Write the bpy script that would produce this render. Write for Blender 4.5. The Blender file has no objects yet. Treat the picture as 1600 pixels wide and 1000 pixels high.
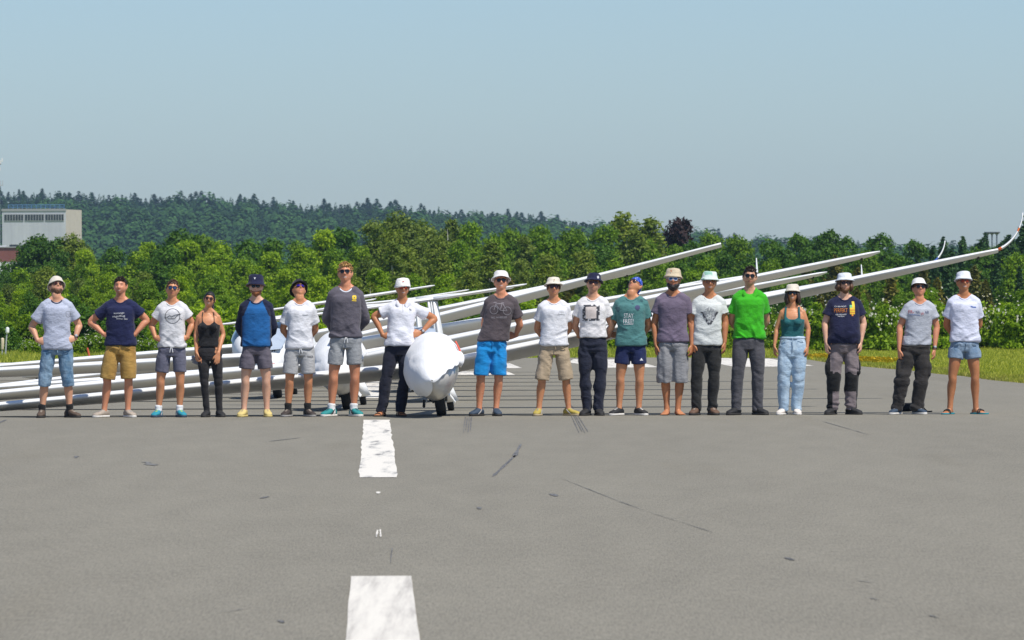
import bpy, bmesh, math, random
import numpy as np
from mathutils import Vector, Matrix, Euler
from mathutils.bvhtree import BVHTree

random.seed(7)
RNG = np.random.default_rng(11)
S = bpy.context.scene
COL = S.collection

# ------------------------------------------------------------------ camera, sky, sun, exposure
FPX = 10985.0            # focal length in photograph pixels (1600 wide)
CAM_H = 1.49
ROLL = math.radians(0.22)
PITCH = 30.0 / FPX       # horizon lies 30 px above the middle of the frame
cam_d = bpy.data.cameras.new("camera")
cam = bpy.data.objects.new("camera", cam_d)
COL.objects.link(cam)
S.camera = cam
cam_d.sensor_width = 36.0
cam_d.lens = 36.0 * FPX / 1600.0
cam_d.clip_start = 0.5
cam_d.clip_end = 20000.0
cam.location = (0, 0, CAM_H)
cam.rotation_euler = (Matrix.Rotation(math.pi / 2 - PITCH, 3, 'X') @ Matrix.Rotation(-ROLL, 3, 'Z')).to_euler()
cam_d.dof.use_dof = True
cam_d.dof.focus_distance = 92.0
cam_d.dof.aperture_fstop = 16.0

SUN = Vector((0.39, -0.43, 1.0)).normalized()
W = bpy.data.worlds.new("World")
S.world = W
W.use_nodes = True
nt = W.node_tree
sky = nt.nodes.new("ShaderNodeTexSky")
sky.sky_type = 'NISHITA'
sky.sun_disc = False
sky.sun_elevation = math.asin(SUN.z)
sky.sun_rotation = math.atan2(SUN.x, SUN.y)
sky.altitude = 500
sky.air_density = 0.93
sky.dust_density = 0.85
sky.ozone_density = 8.0
bg = nt.nodes["Background"]
bg.inputs['Strength'].default_value = 0.122
nt.links.new(sky.outputs[0], bg.inputs[0])

sun_d = bpy.data.lights.new("sun", 'SUN')
sun_d.energy = 4.9
sun_d.angle = math.radians(0.53)
sun_d.color = (1.0, 0.955, 0.88)
sun_o = bpy.data.objects.new("sun", sun_d)
COL.objects.link(sun_o)
sun_o.location = SUN * 300
sun_o.rotation_euler = SUN.to_track_quat('Z', 'Y').to_euler()

S.view_settings.view_transform = 'Standard'
S.view_settings.look = 'None'
S.view_settings.exposure = 0.0
S.view_settings.gamma = 1.0
S.view_settings.use_curve_mapping = False
S.cycles.use_denoising = True
S.cycles.max_bounces = 6
S.cycles.transparent_max_bounces = 8
S.cycles.volume_bounces = 0

# ------------------------------------------------------------------ helpers
def ray(px, py):
    a, b = (px - 800) / FPX, (500 - py) / FPX
    c, s = math.cos(-ROLL), math.sin(-ROLL)
    return c * a - s * b, s * a + c * b - PITCH

def gp(px, py, z=0.0):
    """photograph pixel -> point on the ground (height z)"""
    a, b = ray(px, py)
    d = (z - CAM_H) / b
    return Vector((a * d, d, z))

def at(px, py, d):
    a, b = ray(px, py)
    return Vector((a * d, d, CAM_H + b * d))

def gx(px, d):
    """ground point under photograph column px at distance d"""
    return Vector(((px - 800) / FPX * d, d, 0.0))

def link(o, parent=None):
    COL.objects.link(o)
    if parent is not None:
        o.parent = parent
    return o

def tag(o, label=None, cat=None, group=None, kind=None):
    if label: o['label'] = label
    if cat: o['category'] = cat
    if group: o['group'] = group
    if kind: o['kind'] = kind
    return o

def empty(name, loc=(0, 0, 0), label=None, cat=None, group=None):
    o = bpy.data.objects.new(name, None)
    o.empty_display_size = 0.2
    link(o)
    o.location = loc
    return tag(o, label, cat, group)

def mesh_np(name, V, F, mats=(), smooth=True, midx=None):
    """F: list of faces or (n,3)/(n,4) int array"""
    me = bpy.data.meshes.new(name)
    V = np.asarray(V, dtype=np.float32).reshape(-1, 3)
    if isinstance(F, np.ndarray):
        n, k = F.shape
        me.vertices.add(len(V)); me.vertices.foreach_set('co', V.ravel())
        me.loops.add(n * k); me.loops.foreach_set('vertex_index', F.astype(np.int32).ravel())
        me.polygons.add(n)
        me.polygons.foreach_set('loop_start', np.arange(0, n * k, k, dtype=np.int32))
        me.update(calc_edges=True)
    else:
        me.from_pydata(V.tolist(), [], F)
    for m in mats: me.materials.append(m)
    if smooth: me.polygons.foreach_set('use_smooth', np.ones(len(me.polygons), dtype=bool))
    if midx is not None: me.polygons.foreach_set('material_index', np.asarray(midx, dtype=np.int32))
    me.update()
    return me

def obj(name, V, F, mat, parent=None, smooth=True, midx=None):
    mats = mat if isinstance(mat, (list, tuple)) else [mat]
    return link(bpy.data.objects.new(name, mesh_np(name, V, F, mats, smooth, midx)), parent)

class Acc:
    def __init__(self): self.V, self.F, self.M, self.n = [], [], [], 0
    def add(self, V, F, m=0):
        V = np.asarray(V, dtype=float).reshape(-1, 3)
        self.V.append(V)
        self.F += [[i + self.n for i in f] for f in F]
        self.M += [m] * len(F)
        self.n += len(V)
        return self
    def box(self, lo, hi, m=0):
        x0, y0, z0 = lo; x1, y1, z1 = hi
        V = [(x0, y0, z0), (x1, y0, z0), (x1, y1, z0), (x0, y1, z0), (x0, y0, z1), (x1, y0, z1), (x1, y1, z1), (x0, y1, z1)]
        return self.add(V, [[0, 3, 2, 1], [4, 5, 6, 7], [0, 1, 5, 4], [1, 2, 6, 5], [2, 3, 7, 6], [3, 0, 4, 7]], m)
    def verts(self): return np.vstack(self.V)
    def obj(self, name, mat, parent=None, smooth=True):
        return obj(name, self.verts(), self.F, mat, parent, smooth, self.M if any(self.M) else None)

def loft(rings, cap0=True, cap1=True, closed=True):
    """rings: list of equal-length point loops"""
    n = len(rings[0])
    V = np.vstack([np.asarray(r, dtype=float) for r in rings])
    F = []
    m = n if closed else n - 1
    for i in range(len(rings) - 1):
        for j in range(m):
            a, b = i * n + j, i * n + (j + 1) % n
            F.append([a, b, b + n, a + n])
    if closed and cap0: F.append(list(range(n - 1, -1, -1)))
    if closed and cap1: F.append([(len(rings) - 1) * n + j for j in range(n)])
    return V, F

def ell(c, u, v, n=16, e=2.0):
    t = np.linspace(0, 2 * np.pi, n, endpoint=False)
    ct, st = np.cos(t), np.sin(t)
    p = 2.0 / e
    cx = np.sign(ct) * np.abs(ct) ** p
    sx = np.sign(st) * np.abs(st) ** p
    return np.asarray(c, float) + np.outer(cx, np.asarray(u, float)) + np.outer(sx, np.asarray(v, float))

def catmull(P, R, sub):
    P = np.asarray(P, float); R = np.asarray(R, float)
    if R.ndim == 1: R = np.stack([R, R], 1)
    Q = np.hstack([P, R])
    E = np.vstack([2 * Q[0] - Q[1], Q, 2 * Q[-1] - Q[-2]])
    out = []
    for i in range(1, len(E) - 2):
        p0, p1, p2, p3 = E[i - 1], E[i], E[i + 1], E[i + 2]
        for k in range(sub):
            t = k / sub
            out.append(0.5 * (2 * p1 + (p2 - p0) * t + (2 * p0 - 5 * p1 + 4 * p2 - p3) * t * t + (3 * p1 - p0 - 3 * p2 + p3) * t ** 3))
    out.append(E[-2])
    out = np.array(out)
    return out[:, :3], np.maximum(out[:, 3:], 0.002)

def limb(P, R, sub=4, n=12, ref=(1, 0, 0), round0=True, round1=True, e=2.0):
    """tube along a smooth path; R radius or (side, depth) per point"""
    C, Rr = catmull(P, R, sub)
    T = np.gradient(C, axis=0)
    T /= np.linalg.norm(T, axis=1)[:, None] + 1e-9
    ref = np.asarray(ref, float)
    if abs(T[0] @ ref) > 0.9: ref = np.array([0, 1.0, 0])
    u = ref - T[0] * (ref @ T[0]); u /= np.linalg.norm(u)
    rings = []
    for i in range(len(C)):
        u = u - T[i] * (u @ T[i]); u /= np.linalg.norm(u)
        v = np.cross(T[i], u)
        if i == 0 and round0:
            for a in (80, 50, 22):
                ca, sa = math.cos(math.radians(a)), math.sin(math.radians(a))
                rings.append(ell(C[0] - T[0] * Rr[0].mean() * sa * .8, u * Rr[0, 0] * ca, v * Rr[0, 1] * ca, n, e))
        rings.append(ell(C[i], u * Rr[i, 0], v * Rr[i, 1], n, e))
        if i == len(C) - 1 and round1:
            for a in (22, 50, 80):
                ca, sa = math.cos(math.radians(a)), math.sin(math.radians(a))
                rings.append(ell(C[i] + T[i] * Rr[i].mean() * sa * .8, u * Rr[i, 0] * ca, v * Rr[i, 1] * ca, n, e))
    return loft(rings)

def vnoise(P, seed=0):
    P = np.asarray(P, float)
    I = np.floor(P).astype(np.int64); f = P - I
    f = f * f * (3 - 2 * f)
    def h(x, y, z):
        n = (x * 374761393 + y * 668265263 + z * 2147483647 + seed * 974634777) & 0xffffffff
        n = ((n ^ (n >> 13)) * 1274126177) & 0xffffffff
        n = (n ^ (n >> 16)) & 0xffff
        return n / 32767.5 - 1.0
    r = 0
    for dx in (0, 1):
        for dy in (0, 1):
            for dz in (0, 1):
                w = (f[:, 0] if dx else 1 - f[:, 0]) * (f[:, 1] if dy else 1 - f[:, 1]) * (f[:, 2] if dz else 1 - f[:, 2])
                r = r + w * h(I[:, 0] + dx, I[:, 1] + dy, I[:, 2] + dz)
    return r

# ------------------------------------------------------------------ materials
MATS = {}
def nodes_of(name):
    m = bpy.data.materials.new(name)
    m.use_nodes = True
    t = m.node_tree
    return m, t, t.nodes["Principled BSDF"]

def noise_node(t, scale, detail=3, coord='Object', vec=None, rough=.6):
    tc = t.nodes.new("ShaderNodeTexCoord")
    n = t.nodes.new("ShaderNodeTexNoise")
    n.inputs['Scale'].default_value = scale
    n.inputs['Detail'].default_value = detail
    n.inputs['Roughness'].default_value = rough
    if vec is not None:
        mp = t.nodes.new("ShaderNodeMapping")
        mp.inputs['Scale'].default_value = vec
        t.links.new(tc.outputs[coord], mp.inputs['Vector'])
        t.links.new(mp.outputs[0], n.inputs['Vector'])
    else:
        t.links.new(tc.outputs[coord], n.inputs['Vector'])
    return n

def ramp(t, src, stops):
    r = t.nodes.new("ShaderNodeValToRGB")
    el = r.color_ramp.elements
    while len(el) < len(stops): el.new(0.5)
    for e_, (p, c) in zip(el, stops):
        e_.position = p
        e_.color = (*c, 1) if len(c) == 3 else c
    t.links.new(src, r.inputs[0])
    return r

def mix(t, fac, a, b, mode='MIX'):
    m = t.nodes.new("ShaderNodeMix")
    m.data_type = 'RGBA'; m.blend_type = mode
    for sock, v in ((m.inputs['Factor'], fac), (m.inputs[6], a), (m.inputs[7], b)):
        if hasattr(v, 'is_output'): t.links.new(v, sock)
        elif isinstance(v, (int, float)): sock.default_value = v
        else: sock.default_value = (*v, 1)
    return m.outputs[2]

def bump(t, bsdf, src, strength, dist=0.01):
    b = t.nodes.new("ShaderNodeBump")
    b.inputs['Strength'].default_value = strength
    b.inputs['Distance'].default_value = dist
    t.links.new(src, b.inputs['Height'])
    t.links.new(b.outputs[0], bsdf.inputs['Normal'])

def sc(c, k): return tuple(min(1, x * k) for x in c)

def plain(name, color, rough=.5, metal=0.0, var=.12, scale=8, coat=0.0):
    if name in MATS: return MATS[name]
    m, t, b = nodes_of(name)
    n = noise_node(t, scale, 4)
    r = ramp(t, n.outputs[0], [(.3, sc(color, 1 - var)), (.7, sc(color, 1 + var))])
    t.links.new(r.outputs[0], b.inputs['Base Color'])
    b.inputs['Roughness'].default_value = rough
    b.inputs['Metallic'].default_value = metal
    if coat: b.inputs['Coat Weight'].default_value = coat
    MATS[name] = m
    return m

def fabric(name, color, kind='knit', color2=None, rough=.9):
    if name in MATS: return MATS[name]
    m, t, b = nodes_of(name)
    n = noise_node(t, 9, 5)
    c = ramp(t, n.outputs[0], [(.3, sc(color, .86)), (.7, sc(color, 1.1))]).outputs[0]
    if kind == 'denim':
        n2 = noise_node(t, 7, 4, vec=(1.4, 1, .8))
        f = ramp(t, n2.outputs[0], [(.38, (0, 0, 0)), (.68, (1, 1, 1))])
        c = mix(t, f.outputs[0], c, color2 or sc(color, 2.2))
        n3 = noise_node(t, 40, 3, vec=(1, 1, 6))
        c = mix(t, .25, c, ramp(t, n3.outputs[0], [(.3, sc(color, .5)), (.7, sc(color, 1.9))]).outputs[0])
    elif kind == 'heather':
        n2 = noise_node(t, 60, 3, vec=(.6, .6, 5))
        c = mix(t, .5, c, ramp(t, n2.outputs[0], [(.38, sc(color, .72)), (.62, sc(color, 1.22))]).outputs[0])
    elif kind == 'spots':
        n2 = noise_node(t, 8.5, 1)
        f = ramp(t, n2.outputs[0], [(.64, (0, 0, 0)), (.67, (1, 1, 1))])
        c = mix(t, f.outputs[0], c, color2)
    elif kind == 'faded':
        n2 = noise_node(t, 5, 5)
        f = ramp(t, n2.outputs[0], [(.35, (0, 0, 0)), (.75, (1, 1, 1))])
        c = mix(t, f.outputs[0], c, color2 or sc(color, 1.5))
    elif kind == 'dots':
        v = t.nodes.new("ShaderNodeTexVoronoi"); v.inputs['Scale'].default_value = 42
        tc = t.nodes.new("ShaderNodeTexCoord"); t.links.new(tc.outputs['Object'], v.inputs['Vector'])
        f = ramp(t, v.outputs['Distance'], [(.25, (1, 1, 1)), (.32, (0, 0, 0))])
        c = mix(t, f.outputs[0], c, color2)
    t.links.new(c, b.inputs['Base Color'])
    b.inputs['Roughness'].default_value = rough
    b.inputs['Specular IOR Level'].default_value = .25
    b.inputs['Sheen Weight'].default_value = .12
    w1 = noise_node(t, 16, 4, vec=(1, 1, 1.6)); w2 = noise_node(t, 450, 2)
    ad = t.nodes.new("ShaderNodeMath"); ad.operation = 'MULTIPLY_ADD'
    t.links.new(w2.outputs[0], ad.inputs[0]); ad.inputs[1].default_value = .08
    t.links.new(w1.outputs[0], ad.inputs[2])
    bump(t, b, ad.outputs[0], .55, .02)
    MATS[name] = m
    return m

def skin(name, color):
    if name in MATS: return MATS[name]
    m, t, b = nodes_of(name)
    n = noise_node(t, 11, 5)
    c = ramp(t, n.outputs[0], [(.3, (color[0] * .88, color[1] * .82, color[2] * .8)), (.7, (color[0] * 1.1, color[1] * 1.08, color[2] * 1.05))]).outputs[0]
    a = t.nodes.new("ShaderNodeVertexColor"); a.layer_name = "paint"
    c = mix(t, a.outputs['Alpha'], c, a.outputs['Color'])
    t.links.new(c, b.inputs['Base Color'])
    b.inputs['Roughness'].default_value = .48
    b.inputs['Specular IOR Level'].default_value = .4
    b.inputs['Subsurface Weight'].default_value = .12
    b.inputs['Subsurface Radius'].default_value = (.02, .008, .004)
    b.inputs['Subsurface Scale'].default_value = .3
    n2 = noise_node(t, 120, 3)
    bump(t, b, n2.outputs[0], .12, .004)
    MATS[name] = m
    return m

def hairmat(name, color):
    if name in MATS: return MATS[name]
    m, t, b = nodes_of(name)
    n = noise_node(t, 55, 4, vec=(2.2, 1, .6))
    c = ramp(t, n.outputs[0], [(.3, sc(color, .55)), (.7, sc(color, 1.45))]).outputs[0]
    t.links.new(c, b.inputs['Base Color'])
    b.inputs['Roughness'].default_value = .5
    bump(t, b, n.outputs[0], .8, .01)
    MATS[name] = m
    return m

# ------------------------------------------------------------------ ground, runway, markings
def ground_mats():
    m, t, b = nodes_of("asphalt")
    big = noise_node(t, 1, 6, vec=(.5, .05, 1))
    med = noise_node(t, 1, 5, vec=(3.2, .35, 1))
    fine = noise_node(t, 1, 3, vec=(60, 2.2, 1), rough=.75)
    gritty = noise_node(t, 1, 2, vec=(120, 4.2, 1), rough=.8)
    c = ramp(t, big.outputs[0], [(.32, (0.176, 0.160, 0.124)), (.68, (0.232, 0.213, 0.166))]).outputs[0]
    c = mix(t, .34, c, ramp(t, med.outputs[0], [(.3, (0.144, 0.131, 0.101)), (.7, (0.274, 0.251, 0.196))]).outputs[0])
    c = mix(t, .24, c, ramp(t, fine.outputs[0], [(.32, (0.102, 0.095, 0.081)), (.68, (0.348, 0.320, 0.252))]).outputs[0])
    c = mix(t, .32, c, ramp(t, gritty.outputs[0], [(.34, (0.074, 0.072, 0.061)), (.66, (0.372, 0.347, 0.281))]).outputs[0])
    st = noise_node(t, 1, 4, vec=(.9, .05, 1))
    s2 = ramp(t, st.outputs[0], [(.60, (1, 1, 1)), (.72, (.95, .94, .92))])
    c = mix(t, 1.0, c, s2.outputs[0], 'MULTIPLY')
    t.links.new(c, b.inputs['Base Color'])
    b.inputs['Roughness'].default_value = .92
    b.inputs['Specular IOR Level'].default_value = .18
    MATS["asphalt"] = m

    m, t, b = nodes_of("paint_white")
    n = noise_node(t, 1, 5, vec=(10, .22, 1), rough=.7)
    n2 = noise_node(t, 1, 5, vec=(14, .9, 1), rough=.75)
    c = ramp(t, n.outputs[0], [(.33, (.34, .31, .27)), (.45, (.58, .545, .48)), (.56, (.71, .67, .585))]).outputs[0]
    c = mix(t, .25, c, ramp(t, n2.outputs[0], [(.35, (.44, .40, .36)), (.52, (.71, .67, .59))]).outputs[0])
    t.links.new(c, b.inputs['Base Color'])
    b.inputs['Roughness'].default_value = .8
    MATS["paint_white"] = m

    m, t, b = nodes_of("paint_worn")
    n = noise_node(t, 1, 4, vec=(6, .42, 1), rough=.6)
    c = ramp(t, n.outputs[0], [(.34, (.22, .21, .195)), (.40, (.56, .535, .48)), (.50, (.71, .67, .59))]).outputs[0]
    t.links.new(c, b.inputs['Base Color'])
    b.inputs['Roughness'].default_value = .85
    MATS["paint_worn"] = m

    m, t, b = nodes_of("tyre_rubber_mark")
    n = noise_node(t, 1, 4, vec=(45, 1.0, 1))
    c = ramp(t, n.outputs[0], [(.38, (.075, .074, .074)), (.62, (.165, .16, .15))]).outputs[0]
    t.links.new(c, b.inputs['Base Color'])
    b.inputs['Roughness'].default_value = .85
    MATS["tyre_rubber_mark"] = m

    m, t, b = nodes_of("concrete")
    n = noise_node(t, 1, 5, vec=(.8, .2, 1))
    c = ramp(t, n.outputs[0], [(.3, (.40, .37, .33)), (.7, (.50, .465, .42))]).outputs[0]
    t.links.new(c, b.inputs['Base Color'])
    b.inputs['Roughness'].default_value = .95
    MATS["concrete"] = m

    m, t, b = nodes_of("meadow")
    n = noise_node(t, 1, 6, vec=(.6, .12, 1))
    c = ramp(t, n.outputs[0], [(.3, (.12, .17, .018)), (.5, (.19, .24, .03)), (.72, (.29, .29, .05))]).outputs[0]
    t.links.new(c, b.inputs['Base Color'])
    b.inputs['Roughness'].default_value = 1
    MATS["meadow"] = m
ground_mats()

def sheet(name, P, mat, z, kind='structure', label=None):
    P = [(p[0], p[1], z) for p in P]
    a = 0
    for i in range(len(P)):
        x0, y0 = P[i][:2]; x1, y1 = P[(i + 1) % len(P)][:2]
        a += x0 * y1 - x1 * y0
    if a < 0: P = P[::-1]
    o = obj(name, P, [list(range(len(P)))], MATS[mat], smooth=False)
    return tag(o, kind=kind)

# meadow under everything, out to the horizon
sheet("ground", [(-9000, -600), (9000, -600), (9000, 12000), (-9000, 12000)], "meadow", -0.012)
edge_px = [(1600, 598.7), (1575, 596), (1550, 594.0), (1527, 590), (1500, 587), (1478, 585.5), (1462, 584), (1440, 580.5), (1425, 579.2), (1400, 576.5),
           (1375, 575), (1340, 572), (1312, 568.5), (1290, 566), (1268, 562.5), (1240, 560), (1200, 559), (1000, 558.6)]
runway = [(-60, -30), (30, -30), (24, 20), (17, 70), (11.2, 108)] + [tuple(gp(*p)[:2]) for p in edge_px]
runway += [tuple(gp(600, 560)[:2]), (-7, 168), (-9, 160), (-60, 150)]
sheet("runway", runway, "asphalt", 0.0)
con = [gp(-300, 581.5), gp(60, 580.5), gp(180, 578), gp(260, 571), gp(255, 567.5), gp(70, 567), gp(-300, 567)]
sheet("concrete_apron", con, "concrete", 0.005)

def dash(d0, d1, w0=.178, rag=.006, mat="paint_white"):
    """centre line stripe running towards the vanishing point, hand-painted ragged edges"""
    n = 26
    L, R = [], []
    for i in range(n + 1):
        d = d0 + (d1 - d0) * i / n
        xc = (590 - 800) / FPX * d - .0006 * (d - 60)
        j1, j2 = RNG.normal(0, rag, 2)
        L.append((xc - w0 + j1, d)); R.append((xc + w0 + j2, d))
    return sheet("centre_line_stripe", L + R[::-1], mat, 0.004)
dash(9.0, 38.05, .163, .0016)
dash(59.4, 88.2, .163, .006, mat="paint_worn")
dash(108.0, 137.0, .17)
dash(-40, -11, .178)

for poly in ([(600, 575.5), (816, 575.4), (797, 568), (640, 568)],
             [(600, 586), (805, 586), (793, 580.6), (620, 580.6)],
             [(888, 566.5), (896, 561.4), (985, 562), (1003, 566.5), (1029, 574), (949, 574.8)],
             [(1079, 560.6), (1127, 559.9), (1202, 560.6), (1272, 571.8), (1212, 573), (1174, 573.5), (1142, 572.4), (1105, 565)]):
    sheet("threshold_marking", [gp(*p) for p in poly], "paint_white", 0.004)

def streak(px0, px1, w0, w1, mat="tyre_rubber_mark", name="tyre_mark", z=.004, n=10, wob=.25):
    """thin mark between two photograph points, widths in photograph pixels"""
    L, R = [], []
    for i in range(n + 1):
        f = i / n
        x = px0[0] + (px1[0] - px0[0]) * f; y = px0[1] + (px1[1] - px0[1]) * f
        w = (w0 + (w1 - w0) * f) * (1 + RNG.normal(0, wob)) / 2
        if i in (0, n): w *= .35
        L.append(gp(x - w, y)); R.append(gp(x + w, y))
    return sheet(name, [p[:2] for p in L] + [p[:2] for p in R[::-1]], mat, z)
for k in range(4): streak((727.5 + k * 3.1, 650), (724 + k * 3.6, 677 - (k % 2) * 3), 1.6, 1.2)
for k in range(4): streak((882 + k * 2.6, 626 + k), (905 + k * 4.6, 677 - (k % 2) * 2), 1.5, 1.3)
streak((814, 694), (803, 715), 4, 7); streak((805, 712), (770, 745), 5, 4)
streak((875, 747), (968, 784), .8, 1.1, wob=.5); streak((968, 784), (1005, 797), 1.9, 1.4); streak((1012, 800), (1113, 832), .8, 1.1, wob=.5)
streak((1276, 656), (1356, 679), 1.5, 1.6, wob=.4)
streak((1228, 872), (1240, 876), 9, 6); streak((748, 793), (750, 796), 9, 5); streak((862, 772), (870, 776), 12, 7)
streak((10, 656), (-6, 663), 6, 3); streak((120, 713), (118, 716), 8, 5); streak((408, 779), (420, 776), 10, 5)
streak((613, 857), (610, 880), 2.2, 1.4); streak((350, 957), (385, 952), 3, 2, wob=.6); streak((437, 970), (442, 974), 9, 6)
streak((590, 829), (588, 840), 2.4, 2.8, "paint_worn", "paint_fleck", .005); streak((594, 828), (595, 840), 2.4, 2.8, "paint_worn", "paint_fleck", .005)
streak((591, 769), (591, 772), 6, 6, "paint_worn", "paint_fleck", .005)

m, t, b = nodes_of("faint_mark")
n = noise_node(t, 1, 4, vec=(20, .6, 1))
t.links.new(ramp(t, n.outputs[0], [(.35, (.135, .13, .118)), (.65, (.185, .178, .162))]).outputs[0], b.inputs['Base Color'])
b.inputs['Roughness'].default_value = .92
MATS["faint_mark"] = m
for p0, p1, w0, w1 in (((420, 690), (470, 684), 5, 3), ((1360, 935), (1372, 938), 5, 4), ((1452, 962), (1466, 966), 6, 4), ((1340, 908), (1362, 911), 5, 3), ((228, 722), (240, 728), 16, 13)):
    streak(p0, p1, w0, w1, "faint_mark", "tyre_mark", .004, 14, .5)

# ------------------------------------------------------------------ grass verges (blades)
def leafmat(name, lo, hi, transl=.3, rough=.6):
    m, t, b = nodes_of(name)
    g = t.nodes.new("ShaderNodeNewGeometry")
    oi = t.nodes.new("ShaderNodeObjectInfo")
    mid = tuple((a + c) / 2 for a, c in zip(lo, hi))
    c = ramp(t, g.outputs['Random Per Island'], [(0, lo), (.55, mid), (1, hi)]).outputs[0]
    n = noise_node(t, 1.1, 3)
    c = mix(t, 1, c, ramp(t, n.outputs[0], [(.3, (.72, .78, .8)), (.7, (1.22, 1.16, 1.05))]).outputs[0], 'MULTIPLY')
    c = mix(t, 1, c, ramp(t, oi.outputs['Random'], [(0, (.78, .80, .92)), (.5, (1, 1, 1)), (1, (1.28, 1.18, .92))]).outputs[0], 'MULTIPLY')
    t.links.new(c, b.inputs['Base Color'])
    b.inputs['Roughness'].default_value = rough
    b.inputs['Specular IOR Level'].default_value = .25
    tr = t.nodes.new("ShaderNodeBsdfTranslucent")
    t.links.new(mix(t, 1, c, (1.15, 1.25, .6), 'MULTIPLY'), tr.inputs[0])
    ms = t.nodes.new("ShaderNodeMixShader"); ms.inputs[0].default_value = transl
    t.links.new(b.outputs[0], ms.inputs[1]); t.links.new(tr.outputs[0], ms.inputs[2])
    t.links.new(ms.outputs[0], t.nodes["Material Output"].inputs[0])
    MATS[name] = m
    return m
leafmat("grass_blade", (.165, .215, .018), (.58, .565, .10), .42)
leafmat("grass_dry", (.22, .23, .03), (.54, .48, .12), .38)
plain("yellow_flower", (.62, .45, .02), .8, var=.2)

def in_poly(P, poly):
    x, y = P[:, 0], P[:, 1]
    c = np.zeros(len(P), bool)
    for i in range(len(poly)):
        x0, y0 = poly[i][:2]; x1, y1 = poly[(i + 1) % len(poly)][:2]
        k = ((y0 > y) != (y1 > y)) & (x < (x1 - x0) * (y - y0) / (y1 - y0 + 1e-12) + x0)
        c ^= k
    return c

def blades(name, poly, n, h, w, mat, seed):
    r = np.random.default_rng(seed)
    poly = [tuple(p[:2]) for p in poly]
    A = np.array(poly)
    P = r.uniform(A.min(0), A.max(0), (n * 3, 2))
    P = P[in_poly(P, poly)][:n]
    n = len(P)
    cl = .65 + .5 * (vnoise(np.c_[P * (1.3, .35), np.zeros(n)], seed) + .4 * vnoise(np.c_[P * (4, 1.5), np.ones(n)], seed))
    hh = h * r.uniform(.5, 1.3, n) * np.clip(cl, .3, 1.5)
    a = r.uniform(0, 6.283, n)
    wv = np.c_[np.cos(a), np.sin(a), np.zeros(n)] * (w * r.uniform(.6, 1.4, n))[:, None]
    ln = np.c_[r.normal(0, .35, (n, 2)), np.ones(n)] * hh[:, None]
    B = np.c_[P, np.full(n, -.012)]
    V = np.stack([B - wv, B + wv, B + ln], 1).reshape(-1, 3)
    F = np.arange(3 * n).reshape(-1, 3)
    return tag(obj(name, V, F, MATS[mat], smooth=False), kind='stuff')
rv = [gp(*p) for p in [(1640, 602), (1600, 598.7), (1550, 594.0), (1500, 587), (1462, 584), (1425, 579.2), (1375, 575), (1340, 572), (1290, 566), (1268, 562.5), (1240, 560), (1000, 558.6)]]
rv += [gp(1000, 544), gp(1700, 543)]
blades("grass", rv, 85000, .11, .011, "grass_blade", 3)
ed = [gp(*p) for p in [(1640, 602.5), (1600, 598.9), (1550, 594.2), (1500, 587.2), (1462, 584.2), (1425, 579.4), (1375, 575.2), (1290, 566.2), (1268, 562.7), (1290, 564), (1375, 571), (1425, 573.5), (1500, 579), (1600, 588)]]
blades("dry_grass", ed, 26000, .085, .010, "grass_dry", 4)
mv = [gp(-150, 567), gp(255, 567.3), gp(640, 559.5), gp(1000, 558.4), gp(1000, 545), gp(-150, 550)]
blades("grass", mv, 60000, .14, .016, "grass_blade", 5)

def flowers(name, centers, n, spread, seed, size=.028):
    r = np.random.default_rng(seed)
    V, F = [], []
    k = 0
    for c, m in centers:
        for i in range(m):
            p = np.array([c[0] + r.normal(0, spread[0]), c[1] + r.normal(0, spread[1]), r.uniform(.05, .13)])
            for a in range(3):
                u = r.normal(0, 1, 3); u /= np.linalg.norm(u); v = np.cross(u, [0.3, .5, .8]); v /= np.linalg.norm(v)
                V += [p - u * size, p - v * size, p + u * size, p + v * size]; F.append([k, k + 1, k + 2, k + 3]); k += 4
    return tag(obj(name, V, np.array(F), MATS["yellow_flower"], smooth=False), kind='stuff')
flowers("yellow_flowers", [(gp(1280, 561.5), 160), (gp(1350, 567), 260), (gp(1372, 567.5), 140), (gp(1395, 569), 60)], 0, (.26, 1.6), 8, .034)

# ------------------------------------------------------------------ trees and shrubs
leafmat("leaf_bright", (.118, .222, .006), (.350, .490, .018), .38)
leafmat("leaf_mid", (.080, .172, .007), (.245, .385, .018), .36)
leafmat("leaf_grey", (.094, .150, .020), (.250, .315, .048), .36)
leafmat("leaf_dark", (.032, .098, .008), (.112, .225, .018), .32)
leafmat("leaf_pine", (.060, .072, .010), (.200, .182, .032), .20)
leafmat("leaf_spruce", (.016, .056, .015), (.060, .134, .032), .14)
leafmat("leaf_purple", (.016, .010, .012), (.044, .022, .028), .12)
leafmat("leaf_rose", (.105, .205, .006), (.300, .440, .018), .36)
leafmat("petal_white", (.58, .56, .46), (.78, .76, .68), .25)
plain("bark_brown", (.085, .065, .045), .9, var=.4, scale=6)
plain("bark_birch", (.46, .44, .39), .8, var=.45, scale=4)

def leaves_mesh(name, C, size, mat, seed, flat=.35, long=1.35):
    """C: leaf centres and outward directions (n,6)"""
    r = np.random.default_rng(seed)
    n = len(C)
    N = C[:, 3:] + r.normal(0, .75, (n, 3)); N[:, 2] += flat
    N /= np.linalg.norm(N, axis=1)[:, None] + 1e-9
    U = np.cross(N, r.normal(0, 1, (n, 3))); U /= np.linalg.norm(U, axis=1)[:, None] + 1e-9
    Vv = np.cross(N, U)
    s = size * r.uniform(.6, 1.35, n)[:, None]
    P = C[:, :3]
    V = np.stack([P - U * s * long, P - Vv * s * .62 + N * s * .12, P + U * s * long, P + Vv * s * .62 + N * s * .12], 1).reshape(-1, 3)
    return mesh_np(name, V, np.arange(4 * n).reshape(-1, 4), [MATS[mat]], smooth=False)

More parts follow.
